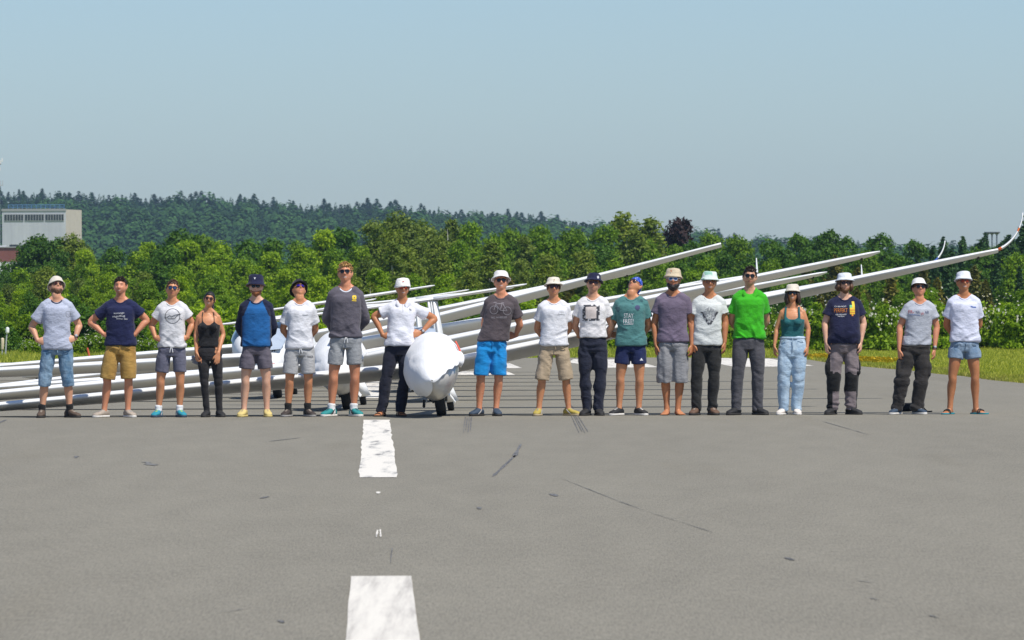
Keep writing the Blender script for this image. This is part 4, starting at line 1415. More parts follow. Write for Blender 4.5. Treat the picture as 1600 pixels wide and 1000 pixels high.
def person(n, px, fy, top, feet, label, build='m', arms=('behind', 'behind'), skin_m='skin_tan', shirt=None, bottom=None, shoes=None, socks=None, hatspec=None, glasses=None,
           hair=None, beard=None, head=(0, 0, 0), fat=0.0, lean=0.0, hip_dx=0.0, footyaw=(-24, 24), smile=.5, dist=None, wide=1.0, hat_extra=.028, depth_of_feet=(0, 0), eyes=False, watch=None, hands=None, elbows=None):
    """px/fy shoulders column and sole row, top = top of head row, feet = columns of both ankles in the photograph"""
    rs = np.random.default_rng(100 + n)
    base = gp(px, 649.9 + (800 - px) * .00384)      # one straight row
    d = base.y
    s = FPX / d
    H = (fy - top) / s - (hat_extra if hatspec else .005)
    H *= 1 + .012 * (abs(head[0]) > 12)
    k = H / 1.80
    U = s * k                               # photograph pixels per body unit
    root = empty("person", base, label, "person", "people lined up across the runway")
    root.rotation_euler = (0, 0, math.radians(rs.uniform(-6, 6)))
    fem = build == 'f'
    limbk = .84 if fem else 1.0
    TOR = TORSO_F if fem else TORSO_M
    hx = hip_dx / U
    def spine_x(z): return hx * (1 - np.clip((z - .92) / .5, 0, 1))
    def tor(z, loose=0.0, straight=None):
        A = np.array(TOR)
        w, dp = np.interp(z, A[:, 0], A[:, 1]) * wide, np.interp(z, A[:, 0], A[:, 2])
        belly = fat * math.exp(-((z - 1.08) / .16) ** 2)
        w += belly * .45; dp += belly
        if straight is not None and z < 1.32: w = max(w, straight[0]); dp = max(dp, straight[1])
        return w + loose, dp + loose, -belly * .55
    # joints
    fx = [(f - px) / U for f in feet]
    ank = [np.array([fx[0], depth_of_feet[0] + .02, .085]), np.array([fx[1], depth_of_feet[1] + .02, .085])]
    hip = [np.array([hx - .092, .0, .90]), np.array([hx + .092, .0, .90])]
    knee = []
    for i in (0, 1):
        m_ = hip[i] * .47 + ank[i] * .53
        m_[0] += (-1, 1)[i] * .012; m_[1] -= .025
        knee.append(m_)
    sw = (.126 if fem else .140) * wide
    sh = [np.array([-sw, .012, 1.418]), np.array([sw, .012, 1.418])]
    el, wr, hd = [], [], []
    for i in (0, 1):
        sg = (-1, 1)[i]
        p = arms[i]
        if p == 'hips':
            e_ = np.array([sg * .385, .06, 1.165]); w_ = np.array([sg * .215, -.035, 1.015]); h_ = (np.array([-sg * .80, -.45, -.22]), np.array([-sg * .3, .9, -.1]), np.array([0, .2, .9]), .25)
        elif p == 'behind':
            e_ = np.array([sg * .212, .095, 1.150]); w_ = np.array([sg * .11, .19, .985]); h_ = (np.array([-sg * .9, .1, -.35]), np.array([0, 1, 0]), np.array([0, 0, 1]), .4)
        elif p == 'behind_wide':
            e_ = np.array([sg * .235, .085, 1.15]); w_ = np.array([sg * .185, .17, 1.01]); h_ = (np.array([-sg * .9, .15, -.2]), np.array([0, 1, 0]), np.array([0, 0, 1]), .4)
        elif p == 'front':
            e_ = np.array([sg * .215, .02, 1.14]); w_ = np.array([sg * .17, -.150, .92]); h_ = (np.array([-sg * .18, -.12, -1.0]), np.array([-sg * .15, 1, 0]), np.array([-sg, 0, 0]), .2)
        else:
            e_ = np.array([sg * .225, .02, 1.14]); w_ = np.array([sg * .245, -.045, .890]); h_ = (np.array([-sg * .06, -.12, -1.0]), np.array([-sg * .9, .35, 0]), np.array([-sg * .25, -1, 0]), .55)
        if elbows and elbows[i]:
            ex, ey = elbows[i]; e_[0] = (ex - px) / U; e_[2] = (fy - ey) / U
        if hands and hands[i]:
            ex, ey = hands[i]; w_[0] = (ex - px) / U; w_[2] = (fy - ey) / U
        el.append(e_); wr.append(w_); hd.append(h_)
    # head frame
    pitch, yaw, tilt = head
    pitch += 8
    Rh = np.array(Euler((math.radians(-pitch), math.radians(tilt), math.radians(yaw)), 'ZYX').to_matrix().to_3x3()) if False else np.array(
        Matrix.Rotation(math.radians(yaw), 3, 'Z') @ Matrix.Rotation(math.radians(tilt), 3, 'Y') @ Matrix.Rotation(math.radians(-pitch), 3, 'X'))
    piv = np.array([0, .012, 1.550])
    hs = 1.0 if fem else 1.03
    def Hd(P): return (np.asarray(P, float) * hs + (0, -.014, .118)) @ Rh.T + piv

    # ---- body, one skin
    B = Acc()
    rings = []
    for z in (.80, .86, .92, .98, 1.04, 1.10, 1.17, 1.24, 1.31, 1.37, 1.41, 1.44, 1.47):
        w, dp, oy = tor(z); rings.append(ell((spine_x(z), oy, z), (w, 0, 0), (0, dp, 0), 28, 2.35))
    B.add(*loft(rings))
    if fem:
        for sg in (-1, 1): B.add(*limb([(sg * .070, -.055, 1.305), (sg * .072, -.105, 1.285)], [.058, .044], 2, 12))
    neck_r = .050 if fem else .060
    hc = Hd([[0, .02, -.04]])[0]
    B.add(*limb([(0, .018, 1.44), (0, .016, 1.51), (0, .012, 1.56), tuple(hc)], [(neck_r * 1.45, neck_r * 1.2), (neck_r * 1.05, neck_r), (neck_r * .98, neck_r), (neck_r, neck_r)], 3, 16))
    for i in (0, 1):
        sg = (-1, 1)[i]
        B.add(*limb([(sg * .030, .02, 1.53), (sg * .085, .018, 1.474), sh[i]], [.042 * limbk, .050 * limbk, .055 * limbk], 3, 12, ref=(0, 1, 0)))
        fa = el[i] * .7 + wr[i] * .3
        B.add(*limb([sh[i] + (0, 0, .005), sh[i] * .62 + el[i] * .38, el[i], fa, wr[i]],
                    [(.056 * limbk, .060 * limbk), (.051 * limbk, .056 * limbk), (.042 * limbk, .043 * limbk), (.044 * limbk, .043 * limbk), (.029 * limbk, .024 * limbk)], 4, 14, ref=(0, 1, 0)))
        h_ = hd[i]
        hand(B, wr[i], h_[0], h_[1], h_[2], h_[3])
        m_ = hip[i] * .5 + knee[i] * .5
        cf = knee[i] * .68 + ank[i] * .32 + (0, .022, 0)
        lw = knee[i] * .25 + ank[i] * .75 + (0, .012, 0)
        B.add(*limb([hip[i] + (0, 0, .03), m_ + (0, -.008, 0), knee[i] + (0, 0, .04), knee[i] - (0, 0, .03), cf, lw, ank[i] - (0, 0, .02)],
                    [(.080 * limbk, .090), (.078 * limbk, .086), (.058 * limbk, .062), (.053 * limbk, .056), (.057 * limbk, .064), (.039 * limbk, .044), (.037 * limbk, .045)], 4, 16))
        if shoes['kind'] in ('bare', 'sandal', 'flip'):
            a_ = ank[i].copy(); a_[2] = sg
            foot_bare(B, a_, math.radians(footyaw[i]))
    HV, HF = ball()
    B.add(Hd(head_shape(HV)), HF)
    for sg in (-1, 1):
        B.add(Hd(limb([(sg * .070, .012, -.026), (sg * .079, .016, .0), (sg * .080, .02, .026)], [(.010, .016), (.011, .020), (.010, .018)], 3, 10, ref=(1, 0, 0))[0]),
              limb([(sg * .070, .012, -.026), (sg * .079, .016, .0), (sg * .080, .02, .026)], [(.010, .016), (.011, .020), (.010, .018)], 3, 10)[1])
    B.V = [v * k for v in B.V]
    me = remesh(B, .0080, 2)
    body = bpy.data.objects.new("body", me); link(body, root)
    me.materials.clear(); me.materials.append(MATS[skin_m])
    # the body stays well inside the clothes
    V = co(me); N_ = normals(me); P_ = V / k
    def segd(P, a_, b_):
        ab = b_ - a_; t_ = np.clip(((P - a_) @ ab) / (ab @ ab), 0, 1)
        return np.linalg.norm(P - (a_ + t_[:, None] * ab), axis=1)
    arm = np.zeros(len(V), bool)
    for i in (0, 1):
        tipv = wr[i] + hd[i][0] / np.linalg.norm(hd[i][0]) * .2
        arm |= (segd(P_, sh[i] * .55 + el[i] * .45, el[i]) < .062) | (segd(P_, el[i], wr[i]) < .060) | (segd(P_, wr[i], tipv) < .075)
    low_ = (fy - bottom['hem']) / U + .015 if bottom['kind'] == 'shorts' else .10
    high_ = 1.455 if shirt.get('sleeve', 'short') in ('short', 'long') else 1.26
    zz_ = P_[:, 2]
    f_ = smooth01(zz_, low_, low_ + .02) * (1 - smooth01(zz_, high_ - .03, high_)) * ~arm
    setco(me, V - N_ * (f_ * .016 * k)[:, None])
    # face features as colour on the one skin
    V = co(me) / k
    L = ((V - piv) @ Rh - (0, -.014, .118)) / hs
    near = (np.abs(L[:, 0]) < .085) & (np.abs(L[:, 2]) < .13) & (L[:, 1] < -.03) & (V[:, 2] > 1.5)
    paint = np.zeros((len(V), 4), np.float32)
    def pt(mask, col, a):
        mask = mask * near
        paint[:, :3] = paint[:, :3] * (1 - mask[:, None]) + np.array(col) * mask[:, None]
        paint[:, 3] = np.maximum(paint[:, 3], mask * a)
    paint[:, :3] = (.5, .25, .2)
    pt(np.exp(-(np.abs(L[:, 0]) / .046) ** 6 - ((L[:, 2] + .026) / .026) ** 4), (.52, .20, .13), .28)
    mz = L[:, 2] + .056 - 5.0 * smile * L[:, 0] ** 2
    pt(np.exp(-(np.abs(L[:, 0]) / .027) ** 6 - (mz / .0095) ** 4), (.36, .11, .09), .8)
    if smile > .6: pt(np.exp(-(np.abs(L[:, 0]) / .021) ** 6 - ((mz - .000) / .0045) ** 4), (.74, .70, .64), .95)
    hc_ = hair[1] if hair else (.10, .06, .035)
    for sg in (-1, 1): pt(np.exp(-((L[:, 0] - sg * .032) / .021) ** 6 - ((L[:, 2] - .034 + 3 * (abs(L[:, 0]) - .03) ** 2) / .0055) ** 4), hc_, .75)
    if eyes:
        for sg in (-1, 1):
            pt(np.exp(-((L[:, 0] - sg * .031) / .014) ** 4 - ((L[:, 2] - .013) / .0055) ** 4), (.06, .035, .025), .85)
    if beard and beard[0] == 'stubble':
        jaw = smooth01(-L[:, 2], .030, .055) * (1 - .8 * np.exp(-(L[:, 0] / .02) ** 4 - ((L[:, 2] + .056) / .012) ** 4))
        pt(jaw, beard[1], .45)
    at_ = me.color_attributes.new("paint", 'FLOAT_COLOR', 'POINT')
    at_.data.foreach_set('color', paint.ravel())

    # ---- hair and beard
    def shell(name, mask_fn, thick, mat, rough, nu=48, nv=34):
        D, F = ball(nu, nv)
        P = head_shape(D)
        m_ = mask_fn(D, P)
        nz = vnoise(P * 55, n) * .5 + vnoise(P * 130, n + 5) * .5
        R = 1 + (thick + rough * nz) / .09 * m_ - (1 - m_) * .10
        obj(name, Hd(P * R[:, None]) * k, F, MATS[mat], root)
    if hair:
        st, colr, mat = hair[0], hair[1], hair[2]
        hairmat(mat, colr)
        if st == 'short':
            shell("hair", lambda D, P: smooth01(P[:, 2] - (.064 - .078 * smooth01(P[:, 1], -.060, .015) - .05 * smooth01(P[:, 1], .03, .09)) + .012 * vnoise(P * 60, n), -.008, .008), (hair[3] if len(hair) > 3 else .012) * .7, mat, .006)
            if not hatspec:
                a = Acc()
                for q_ in range(230):
                    th_, ph_ = rs.uniform(0, 6.283), rs.uniform(.25, 1.5)
                    Dd = np.array([[math.cos(th_) * math.cos(ph_), math.sin(th_) * math.cos(ph_), math.sin(ph_)]])
                    p0 = head_shape(Dd)[0]
                    if p0[2] < .066 - .07 * float(smooth01(p0[1:2], -.06, .015)[0]): continue
                    tl = (hair[3] if len(hair) > 3 else .012) * (.55 + .5 * max(0, Dd[0, 2])) * rs.uniform(.7, 1.4)
                    dr = Dd[0] * .45 + np.array([rs.normal(.15, .35), rs.normal(-.45, .3), .12]); dr /= np.linalg.norm(dr)
                    a.add(*limb([p0 - Dd[0] * .004, p0 + dr * tl, p0 + dr * tl * 1.7 + np.array([.004, -.004, -.003])], [.009, .008, .003], 2, 5))
                obj("hair_tufts", Hd(a.verts()) * k, a.F, MATS[mat], root)
        if st == 'back':      # pulled back dark hair with a pony tail
            shell("hair", lambda D, P: smooth01(P[:, 2] - (.058 - .10 * smooth01(P[:, 1], -.075, -.01) - .05 * smooth01(P[:, 1], .03, .09)), -.006, .006), .008, mat, .003)
            o_ = limb([(.02, .10, .02), (.045, .125, -.05), (.06, .10, -.14), (.05, .06, -.20)], [.022, .028, .022, .006], 4, 10)
            obj("pony_tail", Hd(o_[0]) * k, o_[1], MATS[mat], root)
        if st in ('bob', 'long'):
            a = Acc(); a2 = Acc()
            R0 = .088; low_ = -.115 if st == 'bob' else -.065
            for j in range(26):
                an = math.radians(-38 + (256) * j / 25)          # round the back from temple to temple
                x, y = R0 * math.cos(an) * .98, R0 * math.sin(an) * 1.1 + .01
                if st == 'long' and abs(an - math.pi / 2) < .9: continue
                w_ = rs.uniform(-.012, .012)
                (a2 if st == 'long' and x < 0 else a).add(*limb([(x * .88, y * .9, .05), (x * 1.04, y, .0), (x * 1.16 + w_, y * 1.05 + w_, low_ * .6), (x * 1.02 + w_, y * .95, low_ + rs.uniform(-.02, .015))], [.016, .019, .018, .007], 3, 7))
            obj("hair", Hd(a.verts()) * k, a.F, MATS[mat], root)
            if a2.n: obj("hair", Hd(a2.verts()) * k, a2.F, MATS[mat], root)
        if st == 'fringe':
            a = Acc()
            for j in range(17):
                x = -.062 + .124 * j / 16
                a.add(*limb([(x * 1.02, -.080 + abs(x) * .45, .075), (x * 1.08 + .008, -.096 + abs(x) * .5, .050), (x * 1.02 + rs.uniform(-.006, .01), -.094 + abs(x) * .5, .030 + rs.uniform(-.008, .006))], [.009, .009, .004], 2, 6))
            for sg in (-1, 1):
                for j in range(5): a.add(*limb([(sg * .074, -.035 + .016 * j, .05), (sg * .080, -.035 + .016 * j, .015), (sg * .079, -.03 + .016 * j, -.012)], [.010, .010, .004], 2, 6))
            obj("hair", Hd(a.verts()) * k, a.F, MATS[mat], root)
    if beard and beard[0] in ('full', 'long'):
        hairmat(beard[2], beard[1])
        shell("beard", lambda D, P: smooth01(-P[:, 2] - (.050 - .50 * np.clip(np.abs(P[:, 0]) - .034, 0, .1)) + .006 * vnoise(P * 80, n), -.005, .006) * smooth01(-P[:, 1], -.035, -.005) * (1 - .95 * np.exp(-(P[:, 0] / .024) ** 4 - ((P[:, 2] + .055) / .010) ** 4)),
              .010 if beard[0] == 'full' else .020, beard[2], .006)
    # ---- hat and sunglasses
    if hatspec:
        ht_ = hat(root, hatspec['kind'], Hd, hatspec['mat'], k, hatspec.get('under'), hatspec.get('tilt', 0), hatspec.get('dz', 0), n)
        for dcl in hatspec.get('decals', ()):
            cx, cz, w_, h_, shape, mat = dcl
            Vd = []
            N_ = 12
            r_at = np.interp(cz, [.02, .052, .08, .118, .135], [.125, .104, .098, .092, .075]) + .004
            pts = [(math.cos(t_) * w_ / 2, math.sin(t_) * h_ / 2) for t_ in np.linspace(0, 6.283, N_, endpoint=False)] if shape == 'disc' else \
                  [(-w_ / 2, h_ / 2), (-w_ * .2, h_ * .35), (w_ * .2, h_ * .35), (w_ / 2, h_ / 2), (w_ * .3, 0), (0, -h_ / 2), (-w_ * .3, 0)]
            for dx, dz_ in pts:
                an = (cx + dx) / r_at
                Vd.append((math.sin(an) * r_at, .008 - math.cos(an) * r_at * 1.14, cz + dz_))
            Vd = np.array(Vd) + (0, 0, hatspec.get('dz', 0))
            if hatspec.get('tilt'): Vd = Vd @ np.array(Matrix.Rotation(math.radians(hatspec['tilt']), 3, 'X')).T
            obj("emblem", np.vstack([Hd(Vd) * k]), [list(range(len(Vd)))], MATS[mat], ht_, False)
    if glasses:
        fr_m, ln_m, gsz = glasses[0], glasses[1], glasses[2] if len(glasses) > 2 else 1.0
        def gpt(x, z, out=0.0):
            r_ = .104 + out
            an = x / .098
            return (math.sin(an) * r_ * .80, -math.cos(an) * r_ + .006, z)
        a = Acc()
        a.add(*limb([gpt(-.012, .020), gpt(0, .024, .002), gpt(.012, .020)], [.0032, .0035, .0032], 2, 6))
        for sg in (-1, 1):
            a.add(*limb([gpt(sg * .062, .022), (sg * .079, -.045, .024), (sg * .082, .02, .022)], [.005, .004, .003], 2, 6))
            ring = []
            for t_ in np.linspace(0, 2 * np.pi, 21):
                ring.append(gpt(sg * .034 + math.copysign(abs(math.cos(t_)) ** .75, math.cos(t_)) * .028 * gsz, .010 + math.copysign(abs(math.sin(t_)) ** .75, math.sin(t_)) * .019 * gsz, .003))
            a.add(*limb(ring, [.0034] * 21, 1, 6, ref=(0, 1, 0)))
        g_ = obj("sunglasses" if ln_m != 'lens_clear' else "spectacles", Hd(a.verts()) * k, a.F, MATS[fr_m], root)
        for sg in (-1, 1):
            Vg, Fg = [], []
            nu_, nv_ = 9, 4
            for i in range(nv_ + 1):
                for j in range(nu_ * 2):
                    t_ = 2 * np.pi * j / (nu_ * 2); f = i / nv_
                    Vg.append(gpt(sg * .034 + math.copysign(abs(math.cos(t_)) ** .75, math.cos(t_)) * .028 * f * gsz, .010 + math.copysign(abs(math.sin(t_)) ** .75, math.sin(t_)) * .019 * f * gsz, .002 + .002 * (1 - f)))
            for i in range(nv_):
                for j in range(nu_ * 2):
                    a0 = i * nu_ * 2 + j; a1 = i * nu_ * 2 + (j + 1) % (nu_ * 2)
                    Fg.append([a0, a1, a1 + nu_ * 2, a0 + nu_ * 2])
            obj("lens", Hd(Vg) * k, Fg, MATS[ln_m], g_)
    # ---- shirt
    if shirt:
        T_ = Acc()
        zh = (fy - shirt['hem']) / U
        lo = shirt.get('loose', .016)
        sl = shirt.get('sleeve', 'short')
        Aq = np.array(TOR)
        st_ = ((np.interp(1.33, Aq[:, 0], Aq[:, 1]) * wide) * shirt.get('box', .94), .112)
        if sl in ('tank', 'camisole'): st_ = None
        rings = []
        ztop = 1.475 if sl not in ('tank', 'camisole') else (1.335 if sl == 'tank' else 1.325)
        zs = [zh] + [z for z in np.linspace(zh + .04, 1.38, 11)] + [1.405]
        zs = [z for z in zs if z < ztop]
        for z in zs:
            w, dp, oy = tor(z, lo, st_)
            if z > 1.36: w = min(w, .165 * wide + lo)
            fl = shirt.get('flare', .006) * smooth01(-z, -1.12, -zh)
            rings.append(ell((spine_x(z), oy, z), (w + fl, 0, 0), (0, dp + fl, 0), 30, 2.4))
        if sl not in ('tank', 'camisole'):
            tq = np.linspace(0, 2 * np.pi, 30, endpoint=False)
            for (rx_, ry_, zb_, ti_, sa_) in ((.136, .094, 1.440, .010, .006), (.100, .080, 1.468, .020, .018), (.076, .069, 1.482, .026, .030)):
                rings.append(np.c_[rx_ * np.cos(tq), .008 + ry_ * np.sin(tq), zb_ + ti_ * np.sin(tq) + sa_ * np.cos(tq) ** 2])
        T_.add(*loft(rings))
        tips = []
        if sl in ('tank', 'camisole'):
            wsx = .020 if sl == 'tank' else .007
            for sg in (-1, 1):
                sx = .098 if sl == 'tank' else .085
                T_.add(*limb([(sg * sx, -.118, 1.29), (sg * sx, -.106, 1.36), (sg * sx * .95, -.072, 1.44), (sg * sx * .9, .01, 1.505), (sg * sx * .9, .08, 1.44), (sg * sx, .105, 1.30)], [(max(wsx, .0085), .009)] * 6, 4, 8))
            if fem:
                for sg in (-1, 1): T_.add(*limb([(sg * .070, -.058, 1.300), (sg * .072, -.108, 1.280)], [.066, .052], 2, 12))
        else:
            if fem:
                for sg in (-1, 1): T_.add(*limb([(sg * .070, -.058, 1.300), (sg * .072, -.108, 1.280)], [.066, .052], 2, 12))
            for i in (0, 1):
                sg = (-1, 1)[i]
                q = .012 + lo * .4
                T_.add(*limb([(sg * .062, .018, 1.492), (sg * .092, .017, 1.466), sh[i]], [.036 + q * .6, .046 + q, .054 + q], 3, 14, ref=(0, 1, 0)))
                if sl == 'short':
                    f = shirt.get('sl', .66)
                    e1 = sh[i] * (1 - f) + el[i] * f
                    m1 = sh[i] * (1 - f * .5) + el[i] * f * .5
                    T_.add(*limb([sh[i] + (0, 0, .006), m1, e1], [.056 + q, .058 + q, .062 + q * 1.25], 4, 18, ref=(0, 1, 0), round1=False))
                else:
                    e2 = el[i] * .12 + wr[i] * .88
                    T_.add(*limb([sh[i] + (0, 0, .006), sh[i] * .55 + el[i] * .45, el[i], el[i] * .6 + wr[i] * .4, e2], [.056 + q, .054 + q, .047 + q, .045 + q, .034 + q], 4, 16, ref=(0, 1, 0), round1=False))
        T_.V = [v * k for v in T_.V]
        me = remesh(T_, .0095, 3)
        V = co(me); N = normals(me)
        P = V / k
        amp = shirt.get('folds', 1.0)
        # soft drape folds: diagonal from the armpits, horizontal creases near the waist
        wv = vnoise(P * (3, 3, 3) + n * 7.1, n) * .8
        def diag(ang, fa, fb, sd):
            ca, sa = math.cos(math.radians(ang)), math.sin(math.radians(ang))
            u1 = P[:, 0] * ca + P[:, 2] * sa; u2 = -P[:, 0] * sa + P[:, 2] * ca
            return vnoise(np.c_[u1 * fa + wv, P[:, 1] * 6 + n, u2 * fb + wv * .7], sd)
        def crease(f): return .45 * f + .55 * (1 - 2.2 * np.abs(f))
        sdw = .5 + .5 * np.tanh(P[:, 0] * 10)
        f1 = crease(diag(32, 11, 3.4, n + 1)) * sdw + crease(diag(-32, 11, 3.4, n + 2)) * (1 - sdw)
        f2 = crease(diag(62, 16, 4, n + 3)) * (1 - sdw) + crease(diag(-62, 16, 4, n + 4)) * sdw
        f3 = vnoise(P * 17 + wv[:, None], n + 5)
        f4 = diag(8, 8, 2.5, n + 6)
        wz = smooth01(-P[:, 2], -1.34, -1.05)
        disp = amp * (.0120 * f1 * (.35 + .65 * wz) + .0135 * wz * f2 + .0030 * f3 + .0085 * f4) * (1 - .8 * smooth01(P[:, 2], 1.38, 1.44))
        V = V + N * (disp * k)[:, None]
        setco(me, V)
        so = bpy.data.objects.new(shirt.get('name', 'shirt'), me); link(so, root)
        me.materials.clear(); me.materials.append(MATS[shirt['mat']])
        if shirt.get('raglan'):
            me.materials.append(MATS[shirt['raglan']])
            Cc = centers(me) / k
            ax = np.abs(Cc[:, 0])
            bd = np.where(Cc[:, 2] > 1.30, .078 + (1.50 - Cc[:, 2]) * .44, .166 * wide + .008)
            me.polygons.foreach_set('material_index', (ax > bd).astype(np.int32))
        me.polygons.foreach_set('use_smooth', np.ones(len(me.polygons), bool))
        # neck band / collar
        if sl not in ('tank', 'camisole'):
            def nb(t_, dr=0.0, dz=0.0): return (.0 + math.cos(t_) * (.076 + dr), .008 + math.sin(t_) * (.069 + dr), 1.483 + math.sin(t_) * .026 + .030 * math.cos(t_) ** 2 + dz - (shirt.get('vneck', 0) * max(0, -math.sin(t_)) ** 4))
            if shirt.get('collar'):
                a = Acc()
                for sg in (-1, 1):
                    ts = np.linspace(-math.pi / 2 + sg * .28, -math.pi / 2 + sg * math.pi, 16)
                    inner = [nb(t_, -.010, .030 + .006 * math.sin(t_)) for t_ in ts]; outer = [nb(t_, .040, -.010 - .030 * max(0, -math.sin(t_))) for t_ in ts]; mid = [nb(t_, .006, .030) for t_ in ts]
                    Vv = np.array(inner + mid + outer); m__ = len(ts)
                    F = [[r_ * m__ + j, r_ * m__ + j + 1, (r_ + 1) * m__ + j + 1, (r_ + 1) * m__ + j] for r_ in (0, 1) for j in range(m__ - 1)]
                    a.add(Vv, F)
                oc = obj("collar", a.verts() * k, a.F, MATS[shirt['mat']], so)
                sd_ = oc.modifiers.new("thick", 'SOLIDIFY'); sd_.thickness = .004
            else:
                ts = np.linspace(0, 2 * math.pi, 41)
                V_, F_ = limb([nb(t_) for t_ in ts], [.0085] * 41, 1, 8, ref=(0, 0, 1))
                obj("neck_band", V_ * k, F_, MATS[shirt.get('band', shirt['mat'])], so)
        # prints lie on the cloth
        if shirt.get('print'):
            bv = BVHTree.FromPolygons([Vector(v) for v in co(me)], [tuple(p.vertices) for p in me.polygons])
            for spec in shirt['print']: spec(so, bv, k, px, fy, s)
    # ---- trousers or shorts
    if bottom:
        Q = Acc()
        zw = (fy - shirt['hem']) / U + (.05 if not bottom.get('high') else .0)
        zsh = (fy - shirt['hem']) / U
        zw = max(zw, 1.0) if not bottom.get('high') else zw + .012
        lo = bottom.get('loose', .014)
        zhem = (fy - bottom['hem']) / U if bottom['kind'] == 'shorts' else bottom.get('hemz', .055)
        rings = []
        for z in sorted([.80, .84, .88, .92, .96, 1.0, zsh - .013, zsh - .011, zw]):
            if z > zw: continue
            w, dp, oy = tor(z, lo * .8)
            if z > zsh - .012 and not bottom.get('high'): w -= .022; dp -= .022
            rings.append(ell((spine_x(z), oy * .6, z), (w, 0, 0), (0, dp, 0), 28, 2.3))
        Q.add(*loft(rings))
        for i in (0, 1):
            sg = (-1, 1)[i]
            chain = [hip[i] + (0, 0, .04), hip[i] * .5 + knee[i] * .5 + (0, -.008, 0), knee[i], knee[i] * .62 + ank[i] * .38 + (0, .012, 0), knee[i] * .2 + ank[i] * .8, ank[i] - (0, 0, .03)]
            zz = np.array([c_[2] for c_ in chain])
            def pos(z): return np.array([np.interp(-z, -zz, [c_[j] for c_ in chain]) for j in range(3)])
            base_r = lambda z: np.interp(z, [.05, .2, .36, .45, .50, .70, .90], [.044, .047, .062, .058, .060, .080, .078])
            lb = limbk if not bottom.get('baggy') else 1.0
            zt_ = np.linspace(hip[i][2] - .01, zhem, 12)
            P_, R_ = [], []
            for z in zt_:
                r_ = base_r(z) * lb + lo
                if bottom['kind'] == 'shorts': r_ = max(r_, np.interp(z, [.80, .90], [bottom.get('leg', .094), .082]))
                else: r_ = max(r_, np.interp(z, [.05, .45, .75, .9], [bottom.get('cuff', .062), bottom.get('kneew', .07), .086, .07]))
                c_ = pos(z); 
                P_.append(c_); R_.append((r_, r_ * 1.06))
            Q.add(*limb(P_, R_, 2, 20, round0=True, round1=False, e=2.1))
            if bottom.get('pockets'):
                zp = bottom['pockets']
                c_ = pos(zp)
                rx = base_r(zp) * lb + lo
                Q.add(*limb([c_ + (sg * rx * .78, -.01, .085), c_ + (sg * rx * .90, -.01, .0), c_ + (sg * rx * .86, -.01, -.085)], [(.030, .060), (.040, .068), (.032, .062)], 3, 12, e=3))
        Q.V = [v * k for v in Q.V]
        me = remesh(Q, .0098, 3)
        V = co(me); N = normals(me); P = V / k
        wv = vnoise(P * (4, 3, 4) + n * 3.3, n + 11) * .8
        zc_ = P[:, 2]
        longp = bottom['kind'] != 'shorts'
        stack = smooth01(-zc_, -.30, -.10) if longp else 0 * zc_
        knz = np.exp(-((zc_ - .50) / .10) ** 2) if longp else 0 * zc_
        crz = np.exp(-((zc_ - .86) / .07) ** 2)
        f1 = vnoise(np.c_[P[:, 0] * 5 + wv, P[:, 1] * 5, zc_ * 22 + wv * 3 + P[:, 0] * 8], n + 12)
        f2 = vnoise(np.c_[P[:, 0] * 20 + wv * 2, P[:, 1] * 9, zc_ * 5 + wv], n + 13)
        f4 = vnoise(np.c_[P[:, 0] * 9, P[:, 1] * 9, zc_ * 9] + wv[:, None], n + 14)
        disp = bottom.get('folds', 1.0) * ((.003 + .010 * stack + .007 * knz + .006 * crz) * f1 + .006 * f2 + .005 * f4)
        V = V + N * (disp * k)[:, None]
        setco(me, V)
        bo = bpy.data.objects.new(bottom.get('name', 'shorts' if not longp else 'trousers'), me); link(bo, root)
        me.materials.clear(); me.materials.append(MATS[bottom['mat']])
        me.polygons.foreach_set('use_smooth', np.ones(len(me.polygons), bool))
        if bottom.get('panels'):
            me.materials.append(MATS[bottom['panels']])
            Cc = centers(me) / k
            mi = ((Cc[:, 2] < .53 + .02 * np.sin(Cc[:, 0] * 40)) & (Cc[:, 2] > .30)) | ((Cc[:, 2] < .56) & (np.abs(Cc[:, 0] - hx) > .155 + .0 * Cc[:, 2])) | ((Cc[:, 2] > .56) & (Cc[:, 2] < .78) & (np.abs(Cc[:, 0] - hx) > .185))
            me.polygons.foreach_set('material_index', mi.astype(np.int32))
        if bottom.get('frayed') or bottom.get('cuffmat'):
            for i in (0, 1):
                c_ = None
        if bottom.get('cord'):
            a = Acc()
            w, dp, oy = tor(.97, lo)
            for sg in (-1, 1): a.add(*limb([(hx + sg * .006, -dp - .010, zsh - .004), (hx + sg * .014, -dp - .016, zsh - .03), (hx + sg * .020, -dp - .014, zsh - .065)], [.0048, .0048, .0055], 2, 6))
            obj("draw_cord", a.verts() * k, a.F, MATS['cord_white'], bo)
        if bottom.get('fly'):
            a = Acc()
            w, dp, oy = tor(.95, lo)
            a.add(*limb([(hx + .004, -dp - .003, zsh - .02), (hx + .008, -dp - .005, min(.93, zsh - .05)), (hx - .006, -dp + .008, .86)], [.0055, .0055, .004], 3, 6))
            for sg in (-1, 1): a.add(*limb([(hx + sg * .085, -dp * .92 - .003, zsh - .025), (hx + sg * .125, -dp * .80 - .003, zsh - .045), (hx + sg * .158, -dp * .50, zsh - .085)], [.004, .0045, .004], 3, 6))
            obj("seam", a.verts() * k, a.F, MATS[bottom['mat']], bo)
        if bottom.get('print'):
            bv = BVHTree.FromPolygons([Vector(v) for v in co(me)], [tuple(p.vertices) for p in me.polygons])
            for spec in bottom['print']: spec(bo, bv, k, px, fy, s)
